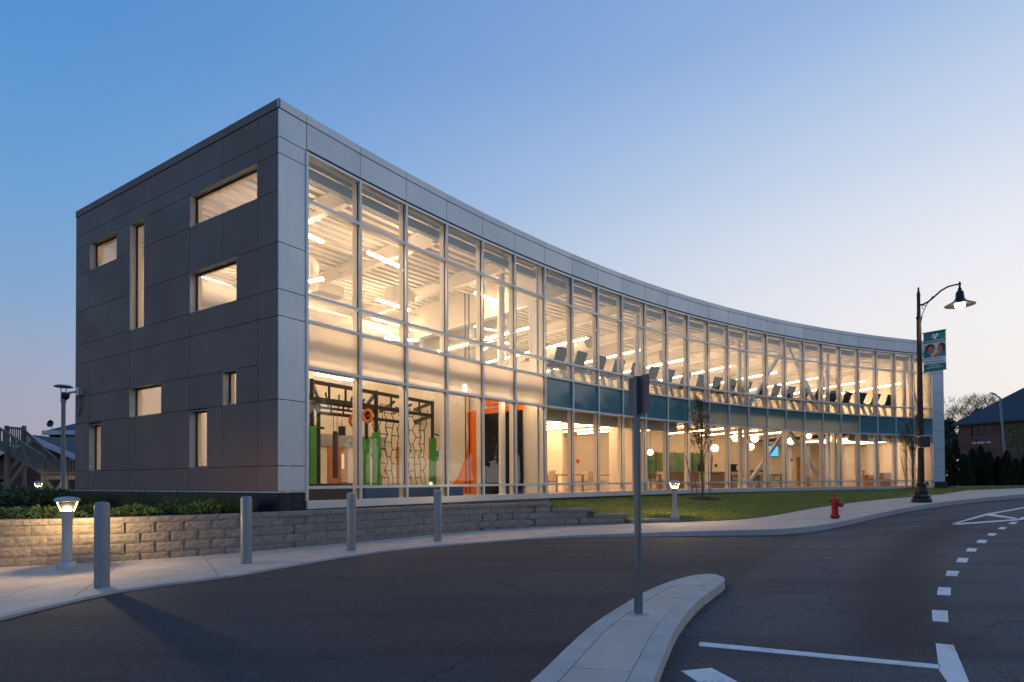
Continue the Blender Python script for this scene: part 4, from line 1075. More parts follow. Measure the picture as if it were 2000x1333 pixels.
a, b = arc_i(1682, 5.5), arc_i(1710, 5.5); tag(wall_item(a, b, 5.58, .6, 2.0, .03).build('whiteboard', 'white_print'), 'white board on the meeting room wall', 'whiteboard')
a, b = arc_i(1716, 5.5), arc_i(1736, 5.5); t = thing('meeting_room_door', 'grey door in the meeting room between white board and street lamp', 'door'); wall_item(a, b, 5.58, -.5, 1.6, .05).build('leaf', 'chair_grey', t); wall_item(b - .1, b - .05, 5.53, .45, .5, .03).build('handle', 'aluminium', t)
a, b = arc_i(1684, 4.2), arc_i(1712, 4.2); t = thing('desk', 'brown desk under the white board', 'desk'); m = MB(); m.obox(P(a, 4.0), P(b, 4.0), 0, .7, .2, .25); m.build('top', 'table_wood', t); m = MB(); m.obox(P(a, 4.1), P(b, 4.1), 0, .05, -.5, .2); m.build('front', 'wood_door', t)
a, b = arc_i(1718, 3.6), arc_i(1752, 3.6); t = thing('cabinet', 'low brown cabinet in the meeting room', 'cabinet'); m = MB(); m.obox(P(a, 3.6), P(b, 3.6), 0, .5, -.5, .35); m.build('body', 'table_wood', t); m = MB(); m.obox(P(a, 3.56), P(b, 3.56), 0, .56, .35, .39); m.build('top', 'chair_grey', t)
a, b = arc_i(1758, 5.5), arc_i(1790, 5.5); t = thing('wardrobe', 'tall grey-brown cupboard behind the right young tree', 'cupboard'); m = wall_item(a, b, 5.58, -.5, 1.35, .4); m.build('body', 'chair_grey', t); wall_item((a + b) / 2 - .01, (a + b) / 2 + .01, 5.17, -.4, 1.3, .01).build('door_gap', 'dark_plastic', t)
# ------------------------------------------------------------------ bollards
def bollard():
    t = thing('bollard', '', 'bollard', (0, 0, 0), 0, 'steel pipe bollards along the driveway')
    MB().lathe([(.084, 0), (.084, 1.035), (.081, 1.045)], (0, 0, 0), 28).build('pipe', 'galvanised', t, True)
    MB().lathe([(.080, 1.045), (.072, 1.062), (.045, 1.074), (.002, 1.078)], (0, 0, 0), 28).build('cap', 'galvanised', t, True)
    return t
b0 = bollard()
for k, (px, py, lab) in enumerate(((199, 1147, 'grey steel pipe bollard standing nearest, beside the lit bollard lamp'), (481, 1101, 'grey steel pipe bollard in front of the dark corner of the building'), (686, 1075, 'grey steel pipe bollard in front of the left glass bays'), (855, 1057, 'grey steel pipe bollard farthest along the pavement edge'))):
    x, y = land(px, py); z = zw(x, y) - .002
    if k == 0: b0.location = (x, y, z); b0['label'] = lab
    else: dup(b0, (x, y, z), 0, lab)

# ------------------------------------------------------------------ bollard lamps
def lamp_bollard(loc, lab, power):
    t = thing('bollard_lamp', lab, 'bollard lamp', loc, math.atan2(-loc[0], loc[1]), 'lit bollard lamps')
    MB().lathe([(.135, 0), (.135, .03), (.118, .10), (.072, .115)], (0, 0, 0), 24).build('base', 'lamp_grey', t, True)
    MB().lathe([(.068, .11), (.066, .62), (.070, .74), (.084, .84), (.086, .885)], (0, 0, 0), 24).build('shaft', 'lamp_grey', t, True)
    MB().lathe([(.088, .885), (.138, 1.03)], (0, 0, 0), 24).build('lens', 'lamp_glass', t, True)
    MB().lathe([(.002, .888), (.066, .890), (.052, .905), (.002, .915)], (0, 0, 0), 20).build('light_source', 'bollard_light', t, True)
    for k in range(2):
        a = k * PI; c_, s_ = math.cos(a), math.sin(a)
        MB().tube((c_ * .082, s_ * .082, .888), (c_ * .128, s_ * .128, 1.03), .007, n=8).build('glow_edge_rod', 'bollard_light', t, True)  # glowing rods added to imitate the bright slanted edges of the lantern
    h = MB().lathe([(.150, 1.03), (.168, 1.045), (.170, 1.065), (.135, 1.092), (.06, 1.105), (.002, 1.108)], (0, 0, 0), 28).build('hood', 'lamp_grey', t, True)
    l = bpy.data.lights.new('bollard_lamp_light', 'POINT'); l.energy = power; l.color = (1, .68, .32); l.shadow_soft_size = .03
    lo_ = bpy.data.objects.new('bollard_lamp_light', l); COL.objects.link(lo_); lo_.parent = t; lo_.location = (0, 0, .975)
    MB().lathe([(.002, 1.024), (.146, 1.026), (.146, 1.029), (.002, 1.03)], (0, 0, 0), 20).build('added_dark_disc', 'joint', t)  # black disc added so the lit underside of the hood stays dark
    return t
x, y = land(131, 1111); lamp_bollard((x, y, zw(x, y) - .002), 'lit grey bollard lamp in front of the tan block wall at the left', 110)
p = at(1318, 1012, 16.9); lamp_bollard((p.x, p.y, -1.13), 'lit grey bollard lamp on the lawn at the low end of the wall', 110)
p = at(75, 960, 24); lamp_bollard((p.x, p.y, -1.03), 'small lit bollard lamp far left in front of the wooden stairs', 40)

# ------------------------------------------------------------------ sign post on the island
x, y = land(1247, 1199, zi); t = thing('sign_post', 'perforated square steel post with a small sign seen from behind', 'sign', (x, y, zi(x, y) - .004), math.radians(28))
HP = (1199 - 735) / FPX * y; r = .0215
MB().box(-r, r, -r, r, -.1, HP).build('post', 'post_steel', t)
MB().box(-r - .006, r + .006, -r - .006, r + .006, 0, .22).build('sleeve', 'post_steel', t)
MB().box(-.07, .07, -.07, .07, 0, .006).build('base_plate', 'kerb_concrete', t)
m = MB()
for k in range(int(HP / .0254) - 1):
    z = .03 + k * .0254
    q = r + .0006 if z > .225 else r + .0067
    n_ = 8; c1 = [(math.cos(2 * PI * j / n_) * .0055, math.sin(2 * PI * j / n_) * .0055) for j in range(n_)]
    i0 = len(m.v); m.v += [(u_, -q, z + w_) for u_, w_ in c1]; m.f.append(tuple(range(i0, i0 + n_)))
    i0 = len(m.v); m.v += [(-q, -u_, z + w_) for u_, w_ in c1]; m.f.append(tuple(range(i0, i0 + n_)))
m.build('hole_row', 'joint', t, kind='stuff')
m = MB(); m.v = []; zt0, zt1 = HP - 75 / FPX * y, HP + .004
sg = thing('sign_plate', 'small grey sign panel fixed to the perforated post, back side showing', 'sign', t.location, math.radians(-66))
m = MB(); w0 = .155; rr = .02
prof = [(-w0 + rr, zt0), (w0 - rr, zt0), (w0, zt0 + rr), (w0, zt1 - rr), (w0 - rr, zt1), (-w0 + rr, zt1), (-w0, zt1 - rr), (-w0, zt0 + rr)]
n_ = len(prof); m.v = [(u_ + .0, .022, w_) for u_, w_ in prof] + [(u_ + .0, .025, w_) for u_, w_ in prof]; m.f = [tuple(range(n_)), tuple(range(2 * n_ - 1, n_ - 1, -1))] + [(i, (i + 1) % n_, n_ + (i + 1) % n_, n_ + i) for i in range(n_)]
m.build('panel', 'sign_back', sg)
m = MB()
for z in (zt0 + .05, zt1 - .05): m.tube((0, .01, z), (0, .03, z), .008, n=8)
m.build('bolt', 'galvanised', sg)

# ------------------------------------------------------------------ street lamp with banner
x, y = land(1800, 981); LZ = zw(x, y); s_ = y / 1131.0           # metres per photo pixel at the post
lamp = thing('street_lamp', 'tall black street lamp with a curved arm and a wide lit shade', 'street lamp', (x, y, LZ - .003))
def hz(py): return (983 - py) * s_
prof = [(.29, 0), (.30, .04), (.30, .10), (.26, .15), (.275, .19), (.25, .24), (.19, .28), (.20, .33), (.165, .45), (.135, .56), (.15, .60), (.13, .64), (.098, .66)]
MB().lathe(prof, (0, 0, 0), 24).build('pedestal', 'black_iron', lamp, True)
zc = hz(622)
m = MB(); k0 = 0; n_ = 32
for z, rr in ((.64, .097), (zc, .068)):
    for j in range(n_): a = 2 * PI * j / n_; q = rr * (1 if j % 2 else .93); m.v.append((q * math.cos(a), q * math.sin(a), z))
m.f = [(j, (j + 1) % n_, n_ + (j + 1) % n_, n_ + j) for j in range(n_)]; m.build('shaft', 'black_iron', lamp)
MB().lathe([(.07, zc - .03), (.085, zc - .02), (.085, zc + .03), (.062, zc + .05), (.055, zc + .2), (.05, hz(580)), (.062, hz(578)), (.05, hz(575)), (.04, hz(570)), (.02, hz(568)), (.035, hz(566)), (.03, hz(564)), (.004, hz(561))], (0, 0, 0), 16).build('finial', 'black_iron', lamp, True)
AD = Vector((.6, -.8, 0)); AL = 1.16
def hzf(py, f_=1.0): return (934.8 - py) / 1131 * (lamp.location.y - .8 * f_ * AL) - lamp.location.z
cps = [(f_, hzf(py, f_)) for f_, py in ((0, 595), (.10, 594), (.25, 588), (.40, 578), (.55, 567), (.72, 559), (.9, 555), (1.0, 554.5), (1.03, 554.5))]
MB().path([AD * (f_ * AL) + Vector((0, 0, z)) for f_, z in cps], [.034, .033, .031, .03, .03, .028, .026, .026, .026], 8).build('arm', 'black_iron', lamp, True)
sc_ = [(.03, hz(650)), (.05, hz(632)), (.10, hz(615)), (.18, hz(602)), (.28, hz(592)), (.36, hz(585))]
m = MB(); m.path([AD * (f_ * AL) + Vector((0, 0, z)) for f_, z in sc_], .012, 6)
m.path([AD * (AL * (.14 + .055 * math.cos(a * .5))) + Vector((0, 0, hz(603) + .06 * math.sin(a * .5))) for a in range(0, 11)], .010, 6); m.build('scroll_bracket', 'black_iron', lamp, True)
head = AD * AL
hx_ = lambda py: hz(983 - (983 - py) * 1.0)
ht = hzf(554.5)
MB().lathe([(.36, ht - .665), (.415, ht - .69), (.42, ht - .675), (.25, ht - .585), (.17, ht - .53), (.125, ht - .45), (.11, ht - .27), (.085, ht - .22), (.045, ht - .19), (.055, ht - .14), (.03, ht - .10), (.028, ht + .03), (.04, ht + .05), (.004, ht + .10)], head, 28).build('shade', 'black_iron', lamp, True)
MB().lathe([(.004, ht - .79), (.10, ht - .765), (.145, ht - .71), (.13, ht - .66), (.004, ht - .65)], head, 20).build('bulb', 'street_bulb', lamp, True)
l = bpy.data.lights.new('street_lamp_light', 'POINT'); l.energy = 120; l.color = (1, .78, .5); l.shadow_soft_size = .15
lo_ = bpy.data.objects.new('street_lamp_light', l); COL.objects.link(lo_); lo_.parent = lamp; lo_.location = head + Vector((0, 0, ht - .92))
cb = thing('control_box', 'black box strapped to the street lamp post', 'box', lamp.location + Vector((0, 0, hz(876))), math.radians(-25))
MB().box(-.05, .24, -.17, .02, 0, hz(855) - hz(876)).build('casing', 'dark_plastic', cb); 
for z in (.0, hz(855) - hz(876)): MB().lathe([(.098, z - .02), (.102, z - .015), (.102, z + .015), (.098, z + .02)], (0, 0, 0), 16).build('strap', 'aluminium', cb)
# banner: plane of the arm, printed on both faces
bw, bz0, bz1 = .64, hzf(724, .35), hzf(647, .35); B0 = AD * .12
ban = thing('banner', 'teal vertical street banner reading JOIN TODAY hung on the lamp post', 'banner', lamp.location)
nrm = Vector((-.8, -.6, 0))    # towards the viewer
def bp(u, v, d=0): return B0 + AD * (u * bw) + Vector((0, 0, bz0 + (bz1 - bz0) * v)) + nrm * d
def bpoly(pts, mat, name, d, par):
    m = MB(); n = len(pts); m.v = [tuple(bp(u, v, d)) for u, v in pts] + [tuple(bp(u, v, d - .0025)) for u, v in pts]
    m.f = [tuple(range(n)), tuple(range(2 * n - 1, n - 1, -1))] + [(i, (i + 1) % n, n + (i + 1) % n, n + i) for i in range(n)]
    return m.build(name, mat, par)
cloth = MB(); 
gx, gy = 6, 12
for j in range(gy + 1):
    for i in range(gx + 1): cloth.v.append(tuple(bp(i / gx, j / gy, -.006)))
cloth.f = [(j * (gx + 1) + i, j * (gx + 1) + i + 1, (j + 1) * (gx + 1) + i + 1, (j + 1) * (gx + 1) + i) for j in range(gy) for i in range(gx)]
cl = cloth.build('cloth', 'teal_print', ban)
bpoly([(0, .18), (1, .18), (1, .35), (0, .35)], 'white_print', 'text_band', 0, cl)
bpoly([(0, .35), (1, .35), (1, .72), (0, .72)], 'pale_print', 'photo_print', 0, cl)
def ell(cx, cy, rx, ry, n=18, a0=0): return [(cx + rx * math.cos(2 * PI * k / n + a0), cy + ry * math.sin(2 * PI * k / n + a0)) for k in range(n)]
bpoly([(0, .35), (.36, .35), (.30, .44), (.12, .52), (0, .55)], 'teal_print', 'photo_shirt', .004, cl); bpoly([(.62, .35), (1, .35), (1, .56), (.86, .47)], 'teal_print', 'photo_shirt', .004, cl)
bpoly(ell(.30, .575, .22, .115), 'hair_print', 'photo_hair', .006, cl); bpoly(ell(.82, .58, .17, .11), 'hair_print', 'photo_hair', .006, cl)
bpoly(ell(.33, .53, .15, .10), 'skin_print', 'photo_face', .009, cl); bpoly(ell(.74, .53, .11, .10), 'skin_print', 'photo_face', .009, cl)
bpoly([(.42, .35), (.60, .35), (.74, .45), (.66, .47)], 'skin_print', 'photo_arm', .009, cl)
# emblem: a Y made of a folded arm and a triangle
bpoly([(.40, .93), (.52, .93), (.56, .87), (.60, .93), (.70, .93), (.58, .84), (.58, .80), (.48, .80), (.48, .84)], 'white_print', 'emblem', .004, cl)
bpoly([(.36, .86), (.44, .89), (.44, .83)], 'white_print', 'emblem', .004, cl)
def text(s, u0, v0, width, mat, parent, d=.006):
    cu = bpy.data.curves.new('lettering', 'FONT'); cu.body = s; cu.size = 1; cu.extrude = .0
    ob = bpy.data.objects.new('lettering', cu); COL.objects.link(ob); dg = bpy.context.evaluated_depsgraph_get(); dg.update()
    me = bpy.data.meshes.new_from_object(ob.evaluated_get(dg)); bpy.data.objects.remove(ob); me.materials.clear(); me.materials.append(MATS[mat])
    xs = [v.co.x for v in me.vertices]; k = width * bw / (max(xs) - min(xs)); x0 = min(xs)
    for v in me.vertices: q = bp(u0, v0, d) + AD * ((v.co.x - x0) * k) + Vector((0, 0, v.co.y * k)); v.co = q
    return put('lettering', me, parent)
text('JOIN TODAY', .07, .275, .86, 'blue_print', cl)
for v, w_ in ((.225, .86),): bpoly([(.07, v), (.07 + w_, v), (.07 + w_, v + .018), (.07, v + .018)], 'blue_print', 'small_print', .004, cl)
for u0, v, w_ in ((.25, .125, .5), (.13, .075, .74), (.05, .755, .9)): bpoly([(u0, v), (u0 + w_, v), (u0 + w_, v + .014), (u0, v + .014)], 'white_print', 'small_print', .004, cl)
m = MB()
for v in (0.0, 1.0): m.tube(-AD * .05 + bp(0, v) - B0 + Vector((0, 0, 0)), bp(1.03, v), .012, n=8)
m.build('rod', 'black_iron', ban)

# ------------------------------------------------------------------ fire hydrant
x, y = land(1631, 1013); k_ = y / 1131 * 47 / .70; hyd = thing('fire_hydrant', 'red fire hydrant on the pavement with a side outlet facing the street', 'hydrant', (x, y, zw(x, y) - .003), .15)
def hp(r, z): return (r * k_, z * k_)
MB().lathe([hp(.10, 0), hp(.10, .05)], (0, 0, 0), 20).build('foot', 'black_iron', hyd, True)
MB().lathe([hp(.135, .05), hp(.135, .085), hp(.10, .09)], (0, 0, 0), 20).build('flange', 'red_paint', hyd, True)
m = MB()
for k in range(8): a = k * PI / 4; m.tube((math.cos(a) * .118 * k_, math.sin(a) * .118 * k_, .035 * k_), (math.cos(a) * .118 * k_, math.sin(a) * .118 * k_, .105 * k_), .012 * k_, n=6)
m.build('flange_bolt', 'black_iron', hyd)
MB().lathe([hp(.092, .085), hp(.088, .40), hp(.095, .42), hp(.105, .44), hp(.105, .47), hp(.098, .49), hp(.094, .56), hp(.080, .60), hp(.05, .63), hp(.02, .645)], (0, 0, 0), 22).build('barrel', 'red_paint', hyd, True)
MB().lathe([hp(.02, .64), hp(.022, .70), hp(.002, .702)], (0, 0, 0), 5).build('operating_nut', 'red_paint', hyd)
for ax_, l0, rr, zz_ in (((1, -.35, 0), .20, .062, .40), ((-.3, -1, 0), .15, .046, .53), ((-1, .3, 0), .13, .046, .53)):
    v_ = Vector(ax_).normalized()
    n_o = MB().tube(v_ * .05 * k_ + Vector((0, 0, zz_ * k_)), v_ * l0 * .72 * k_ + Vector((0, 0, zz_ * k_)), rr * k_, rr * k_, 16).build('outlet', 'red_paint', hyd, True)
    m = MB(); m.tube(v_ * l0 * .70 * k_ + Vector((0, 0, zz_ * k_)), v_ * l0 * k_ + Vector((0, 0, zz_ * k_)), rr * 1.22 * k_, rr * 1.05 * k_, 12); m.tube(v_ * l0 * k_ + Vector((0, 0, zz_ * k_)), v_ * (l0 + .045) * k_ + Vector((0, 0, zz_ * k_)), .02 * k_, .02 * k_, 5); m.build('outlet_cap', 'red_paint', n_o)
m = MB(); m.path([Vector((.19 * k_, -.07 * k_, .34 * k_)), Vector((.21 * k_, -.07 * k_, .27 * k_)), Vector((.17 * k_, -.06 * k_, .21 * k_)), Vector((.09 * k_, -.03 * k_, .20 * k_))], .006, 5); m.build('chain', 'pole_grey', hyd)

# ------------------------------------------------------------------ trees
def grow(m, tips, p, d, l, r, lev, rnd, up=.25, spread=.55, nseg=3, kids=(2, 3), shrink=.72, minr=.004, sides=5):
    q = p.copy(); dd = d.copy(); rr = r
    for s in range(nseg):
        dd = (dd + Vector((rnd.gauss(0, .12), rnd.gauss(0, .12), up * .3 + rnd.gauss(0, .08)))).normalized()
        q2 = q + dd * (l / nseg); r2 = max(minr, rr * .84); m.tube(q, q2, rr, r2, sides if lev > 1 else 4, cap=False); q = q2; rr = r2
        if lev > 0 and s > 0 and rnd.random() < .55:
            a = rnd.random() * 6.28; side = (dd + Vector((math.cos(a), math.sin(a), rnd.uniform(-.1, .5))) * spread * 1.3).normalized(); grow(m, tips, q, side, l * shrink * .8, rr * .6, lev - 1, rnd, up, spread, nseg, kids, shrink, minr, sides)
        if lev <= 1: tips.append((q.copy(), dd.copy()))
    if lev > 0:
        for _ in range(rnd.randint(*kids)):
            a = rnd.random() * 6.28; side = (dd + Vector((math.cos(a), math.sin(a), rnd.uniform(-.2, .5))) * spread).normalized(); grow(m, tips, q, side, l * shrink, rr * .72, lev - 1, rnd, up, spread, nseg, kids, shrink, minr, sides)
def leaves(tips, n, sz, rnd, jit):
    m = MB()
    for _ in range(n):
        p, d = rnd.choice(tips); c_ = p + Vector((rnd.gauss(0, jit), rnd.gauss(0, jit), rnd.gauss(0, jit))); a = Vector((rnd.gauss(0, 1), rnd.gauss(0, 1), rnd.gauss(0, .7))).normalized(); b = a.cross(Vector((rnd.gauss(0, 1), rnd.gauss(0, 1), rnd.gauss(0, 1)))).normalized(); s = sz * rnd.uniform(.6, 1.3)
        m.quad(c_ - a * s, c_ - b * s * .5, c_ + a * s, c_ + b * s * .5)
    return m
def lawn_z(x, y):
    best = min((((r[0] - x) ** 2 + (r[1] - y) ** 2), r[2]) for row in GRID for r in row); return best[1]
def young_tree(px, py, Y, lab, seed, stakes):
    rnd = random.Random(seed); p = at(px, py, Y); p.z = lawn_z(p.x, p.y) ; t = thing('young_tree', lab, 'tree', p, 0, 'young staked trees on the lawn')
    m = MB(); tips = []; h = 1.15
    m.path([Vector((0, 0, -.1)), Vector((.015, 0, .5)), Vector((-.01, .01, 1.0)), Vector((.01, 0, 1.55)), Vector((0, .01, 2.1)), Vector((-.02, 0, 2.6))], [.048, .042, .038, .034, .028, .022], 8)
    m.build('trunk', 'bark', t, True)
    br = MB()
    for k in range(20):
        z = 1.2 + k * .075; a = k * 2.4 + rnd.random() * .5; d = Vector((math.cos(a) * .42, math.sin(a) * .42, 1)).normalized()
        grow(br, tips, Vector((0, 0, z)), d, .62 + .10 * rnd.random(), .0125, 2, rnd, .5, .34, 3, (1, 2), .62, .0035, 4)
    grow(br, tips, Vector((-.02, 0, 2.6)), Vector((0, 0, 1)), .75, .02, 3, rnd, .5, .32, 3, (2, 2), .62, .0035, 4)
    br.build('branch', 'dark_bark', t); leaves(tips, 1300, .042, rnd, .05).build('crown', 'leaf_young', t)
    tie = MB()
    for k, (dx, dy, lx, ly) in enumerate(stakes):
        q = thing('tree_stake', f'thin brown wooden stake {["left of", "right of", "behind"][k]} the {"left" if px < 1500 else "right"} young tree', 'stake', p + Vector((dx, dy, 0)), 0, 'wooden stakes of the young trees')
        MB().tube((0, 0, -.15), (lx, ly, 1.78), .022, .02, 7).build('stick', 'stake_wood', q)
        tie.tube((0, 0, 1.0), (dx + lx * .62, dy + ly * .62, 1.1), .008, n=5)
    tie.build('tie', 'dark_plastic', t)
    m = MB(); pr = [(.02, .09), (.25, .08), (.5, .045), (.72, 0), (.78, -.04)]; k0 = 0; n_ = 26
    for r_, z in pr:
        for j in range(n_): a = 2 * PI * j / n_; q = r_ * (1 + .12 * noise.noise((math.cos(a) * 2, math.sin(a) * 2, seed))); m.v.append((q * math.cos(a), q * math.sin(a), z + .02 * rnd.random()))
    for i in range(len(pr) - 1): m.f += [(i * n_ + j, i * n_ + (j + 1) % n_, (i + 1) * n_ + (j + 1) % n_, (i + 1) * n_ + j) for j in range(n_)]
    o = m.build('mulch_ring', 'mulch'); o.location = p; tag(o, f'dark mulch ring at the foot of the {"left" if px < 1500 else "right"} young tree', 'mulch', 'mulch rings')
young_tree(1372, 972, 23.4, 'slim young staked tree with sparse leaves in front of the middle glass bays', 11, [(-.32, -.05, -.36, 0), (.26, -.02, .18, .05), (-.05, .35, -.18, .25)])
young_tree(1783, 952, 31.5, 'slim young staked tree beside the street lamp post', 23, [(-.30, -.05, -.36, 0), (.30, .1, .12, .05)])

# ------------------------------------------------------------------ planting behind the wall
def shrub(p, rx, ry, h, n, mat, rnd, sz, name, lab, cat, group, upright=False):
    t = thing(name, lab, cat, p, 0, group); m = MB(); st = MB()
    for _ in range(9):
        a = rnd.random() * 6.28; st.tube((0, 0, -.03), (math.cos(a) * rx * .7, math.sin(a) * ry * .7, h * rnd.uniform(.4, .85)), .008, .004, 4)
    for _ in range(n):
        a = rnd.random() * 6.28; q = math.sqrt(rnd.random()); x, y = math.cos(a) * rx * q, math.sin(a) * ry * q; top = h * (1 - .75 * q * q) * (.75 + .35 * noise.noise((x * 5 + p[0], y * 5, 3)))
        z = top * (rnd.random() ** .4); c_ = Vector((x, y, max(.01, z)))
        if upright: d = Vector((x * .6 / rx, y * .6 / ry, 1.2)) + Vector((rnd.gauss(0, .2), rnd.gauss(0, .2), 0)); d.normalize(); w_ = d.cross(Vector((rnd.gauss(0, 1), rnd.gauss(0, 1), .1))).normalized() * .006; b = c_.copy(); b.z *= .2; L = sz * rnd.uniform(.6, 1.2); m.tri(b - w_, b + w_, b + d * L)
        else:
            d = Vector((x / rx + rnd.gauss(0, .6), y / ry + rnd.gauss(0, .6), rnd.uniform(-.1, .8))).normalized(); w_ = d.cross(Vector((rnd.gauss(0, 1), rnd.gauss(0, 1), rnd.gauss(0, 1)))).normalized(); L = sz * rnd.uniform(.6, 1.4); m.quad(c_ - w_ * L * .16, c_ + d * L * .5 - w_ * L * .22, c_ + d * L, c_ + d * L * .5 + w_ * L * .22)
    m.build('foliage', mat, t); st.build('stem', 'dark_bark', t); return t
rnd = random.Random(5)
jl = [(-40, 1004), (28, 1006), (104, 1004), (178, 1000), (262, 1000), (330, 1000), (398, 1000), (455, 1003)]
for k, (px, py) in enumerate(jl):
    p = at(px, py + 6, 10.2 + k * .32 if k % 2 else 9.75 + .35 * k); p.z = -.635
    shrub(p, rnd.uniform(.38, .6), .4, rnd.uniform(.2, .3), 620, 'leaf_juniper' if k in (1, 2, 4, 6) else 'leaf_bed', rnd, .085, 'juniper_shrub', f'{ORD[k]} low spreading juniper from the left behind the block wall', 'shrub', 'low junipers behind the wall')
for k in range(10):
    s_0 = .5 + k * .95; q = FS(s_0, -.75 - .25 * (k % 2)); shrub(Vector((q[0], q[1], -.635)), .42, .42, rnd.uniform(.5, .7), 380, 'leaf_bed', rnd, .40, 'ornamental_grass', f'{ORD[k]} dark ornamental grass clump from the corner along the dark wall', 'grass clump', 'ornamental grass clumps at the dark wall', True)
for k in range(8):
    p = at(-30 + k * 21, 985, 16.5 + (k % 3) * 1.6); p.z = -.635
    shrub(p, .75, .7, rnd.uniform(.42, .62), 520, 'leaf_bed', rnd, .16, 'bed_shrub', f'{ORD[k]} dark leafy shrub from the left in front of the wooden stairs', 'shrub', 'dark shrubs before the stairs')
rm = MB()
for _ in range(900):
    s = rnd.random() * S1; (x, y), a = at_s(offset(BACK, .42 + rnd.random() * 1.1), s); r = rnd.uniform(.012, .035); c_ = Vector((x, y, -.635 + r * .3)); d = Vector((rnd.gauss(0, 1), rnd.gauss(0, 1), .2)).normalized() * r; w_ = Vector((-d.y, d.x, rnd.uniform(-.02, .02))) * .5
    rm.quad(c_ - d, c_ + w_, c_ + d + Vector((0, 0, r * .5)), c_ - w_)
o = rm.build('bark_mulch', 'mulch', None, kind='stuff'); tag(o, 'loose dark bark mulch along the top of the block wall', 'mulch')

# ------------------------------------------------------------------ parking lot lamp and the wall camera
p = at(123, 975, 22); t = thing('parking_lamp', 'slim grey lamp pole with a flat round head left of the dark wall', 'lamp post', (p.x, p.y, -.66)); zt_ = at(123, 776, 22).z + .66; zh = at(123, 757, 22).z + .66
MB().lathe([(.14, 0), (.14, .05), (.075, .08), (.07, zt_ - .25), (.09, zt_ - .18), (.095, zt_), (.06, zt_ + .02)], (0, 0, 0), 18).build('pole', 'pole_grey', t, True)
m = MB()
for s in (-1, 1): m.tube((s * .06, 0, zt_), (s * .11, 0, zh), .015, n=6)
m.build('arm', 'pole_grey', t); MB().lathe([(.29, zh), (.31, zh + .03), (.22, zh + .08), (.003, zh + .10)], (0, 0, 0), 24).build('head', 'pole_grey', t, True)
q = FS(9.35, -.03); z = 2.75; t = thing('security_camera', 'pale security camera on an arm at the end of the dark wall', 'camera', (q[0], q[1], z))
out = Vector((-IN[0], -IN[1], 0)); sd = Vector((DF[0], DF[1], 0))
m = MB(); m.beam(Vector((0, 0, 0)), out * .12, .2, .24); m.build('mount_box', 'lamp_grey', t); m = MB(); m.path([out * .1, out * .12 + sd * .5, out * .12 + sd * .75], .035, 8); m.build('arm', 'lamp_grey', t)
m = MB(); m.lathe([(.01, -.2), (.07, -.18), (.11, -.1), (.12, 0), (.1, .03), (.003, .04)], out * .12 + sd * .8, 16); m.build('dome', 'dark_plastic', t, True)
m = MB(); m.path([out * .05 + Vector((0, 0, -.1)), out * .03 + sd * -.05 + Vector((0, 0, -.45)), out * .03 + sd * .1 + Vector((0, 0, -.75))], .012, 6); m.build('cable', 'dark_plastic', t)
# ------------------------------------------------------------------ left background: brick houses and wooden stairs
def wallq(m, a, b, z0, z1, t=.2): m.obox((a[0], a[1]), (b[0], b[1]), 0, t, z0, z1)
Y1 = 31.0
h = thing('brick_house', 'brick house with a white-trimmed gable behind the wooden stairs', 'house', at(60, 960, Y1)); h.location.z = -.7; HL = h.location.copy()
def L_(p): return Vector(p) - HL
pk = at(75, 856, Y1); e1 = at(190, 906, Y1); e0 = at(-40, 906, Y1); g0 = at(-40, 975, Y1).z
def gable(m, pts, dy0, dy1):
    n = len(pts); m.v += [tuple(L_(Vector((p.x, p.y + dy0, p.z)))) for p in pts] + [tuple(L_(Vector((p.x, p.y + dy1, p.z)))) for p in pts]
    m.f += [tuple(range(n)), tuple(range(2 * n - 1, n - 1, -1))] + [(i, (i + 1) % n, n + (i + 1) % n, n + i) for i in range(n)]
m = MB(); gable(m, [Vector((e0.x + .4, Y1, -.8)), Vector((e1.x - .4, Y1, -.8)), Vector((e1.x - .4, Y1, e1.z)), pk - Vector((0, 0, .15)), Vector((e0.x + .4, Y1, e0.z))], 0, 8); m.build('wall', 'brick_house', h)
for nm, a, b in (('roof', pk, e1), ('roof', e0, pk)):
    m = MB(); d = (b - a).normalized(); up = Vector((-d.z, 0, d.x)); gable(m, [a, b, b + up * .14, a + up * .14], -.35, 8.4); m.build(nm, 'roof_slate', h)
    m = MB(); gable(m, [a - up * .20, b - up * .20, b + up * .10, a + up * .10], -.42, -.36); m.build('barge_board', 'house_trim', h)
Y2 = 38.0
h2 = thing('hipped_house', 'upper brick house with a hipped slate roof and white eaves', 'house', at(115, 960, Y2)); h2.location.z = -.7; HL = h2.location.copy()
a, b = at(96, 846, Y2), at(230, 846, Y2); top = at(150, 827, Y2 + 3)
m = MB(); m.box(a.x, b.x, Y2, Y2 + 8, -.8, a.z); m.v = [tuple(L_(q)) for q in m.v]; m.build('wall', 'brick_house', h2)
a2, b2 = at(83, 843, Y2 - .6), at(240, 843, Y2 - .6)
m = MB(); rdg0, rdg1 = Vector((at(165, 823, Y2 + 4).x, Y2 + 4, at(165, 823, Y2 + 4).z)), Vector((b2.x - 2, Y2 + 4, at(165, 823, Y2 + 4).z)); c1, c2, c3, c4 = Vector((a2.x, Y2 - .6, a2.z)), Vector((b2.x, Y2 - .6, a2.z)), Vector((b2.x, Y2 + 8.6, a2.z)), Vector((a2.x, Y2 + 8.6, a2.z))
m.quad(c1, c2, rdg1, rdg0); m.tri(c4, c1, rdg0); m.quad(c3, c4, rdg0, rdg1); m.tri(c2, c3, rdg1); m.v = [tuple(L_(q)) for q in m.v]; m.build('roof', 'roof_slate', h2)
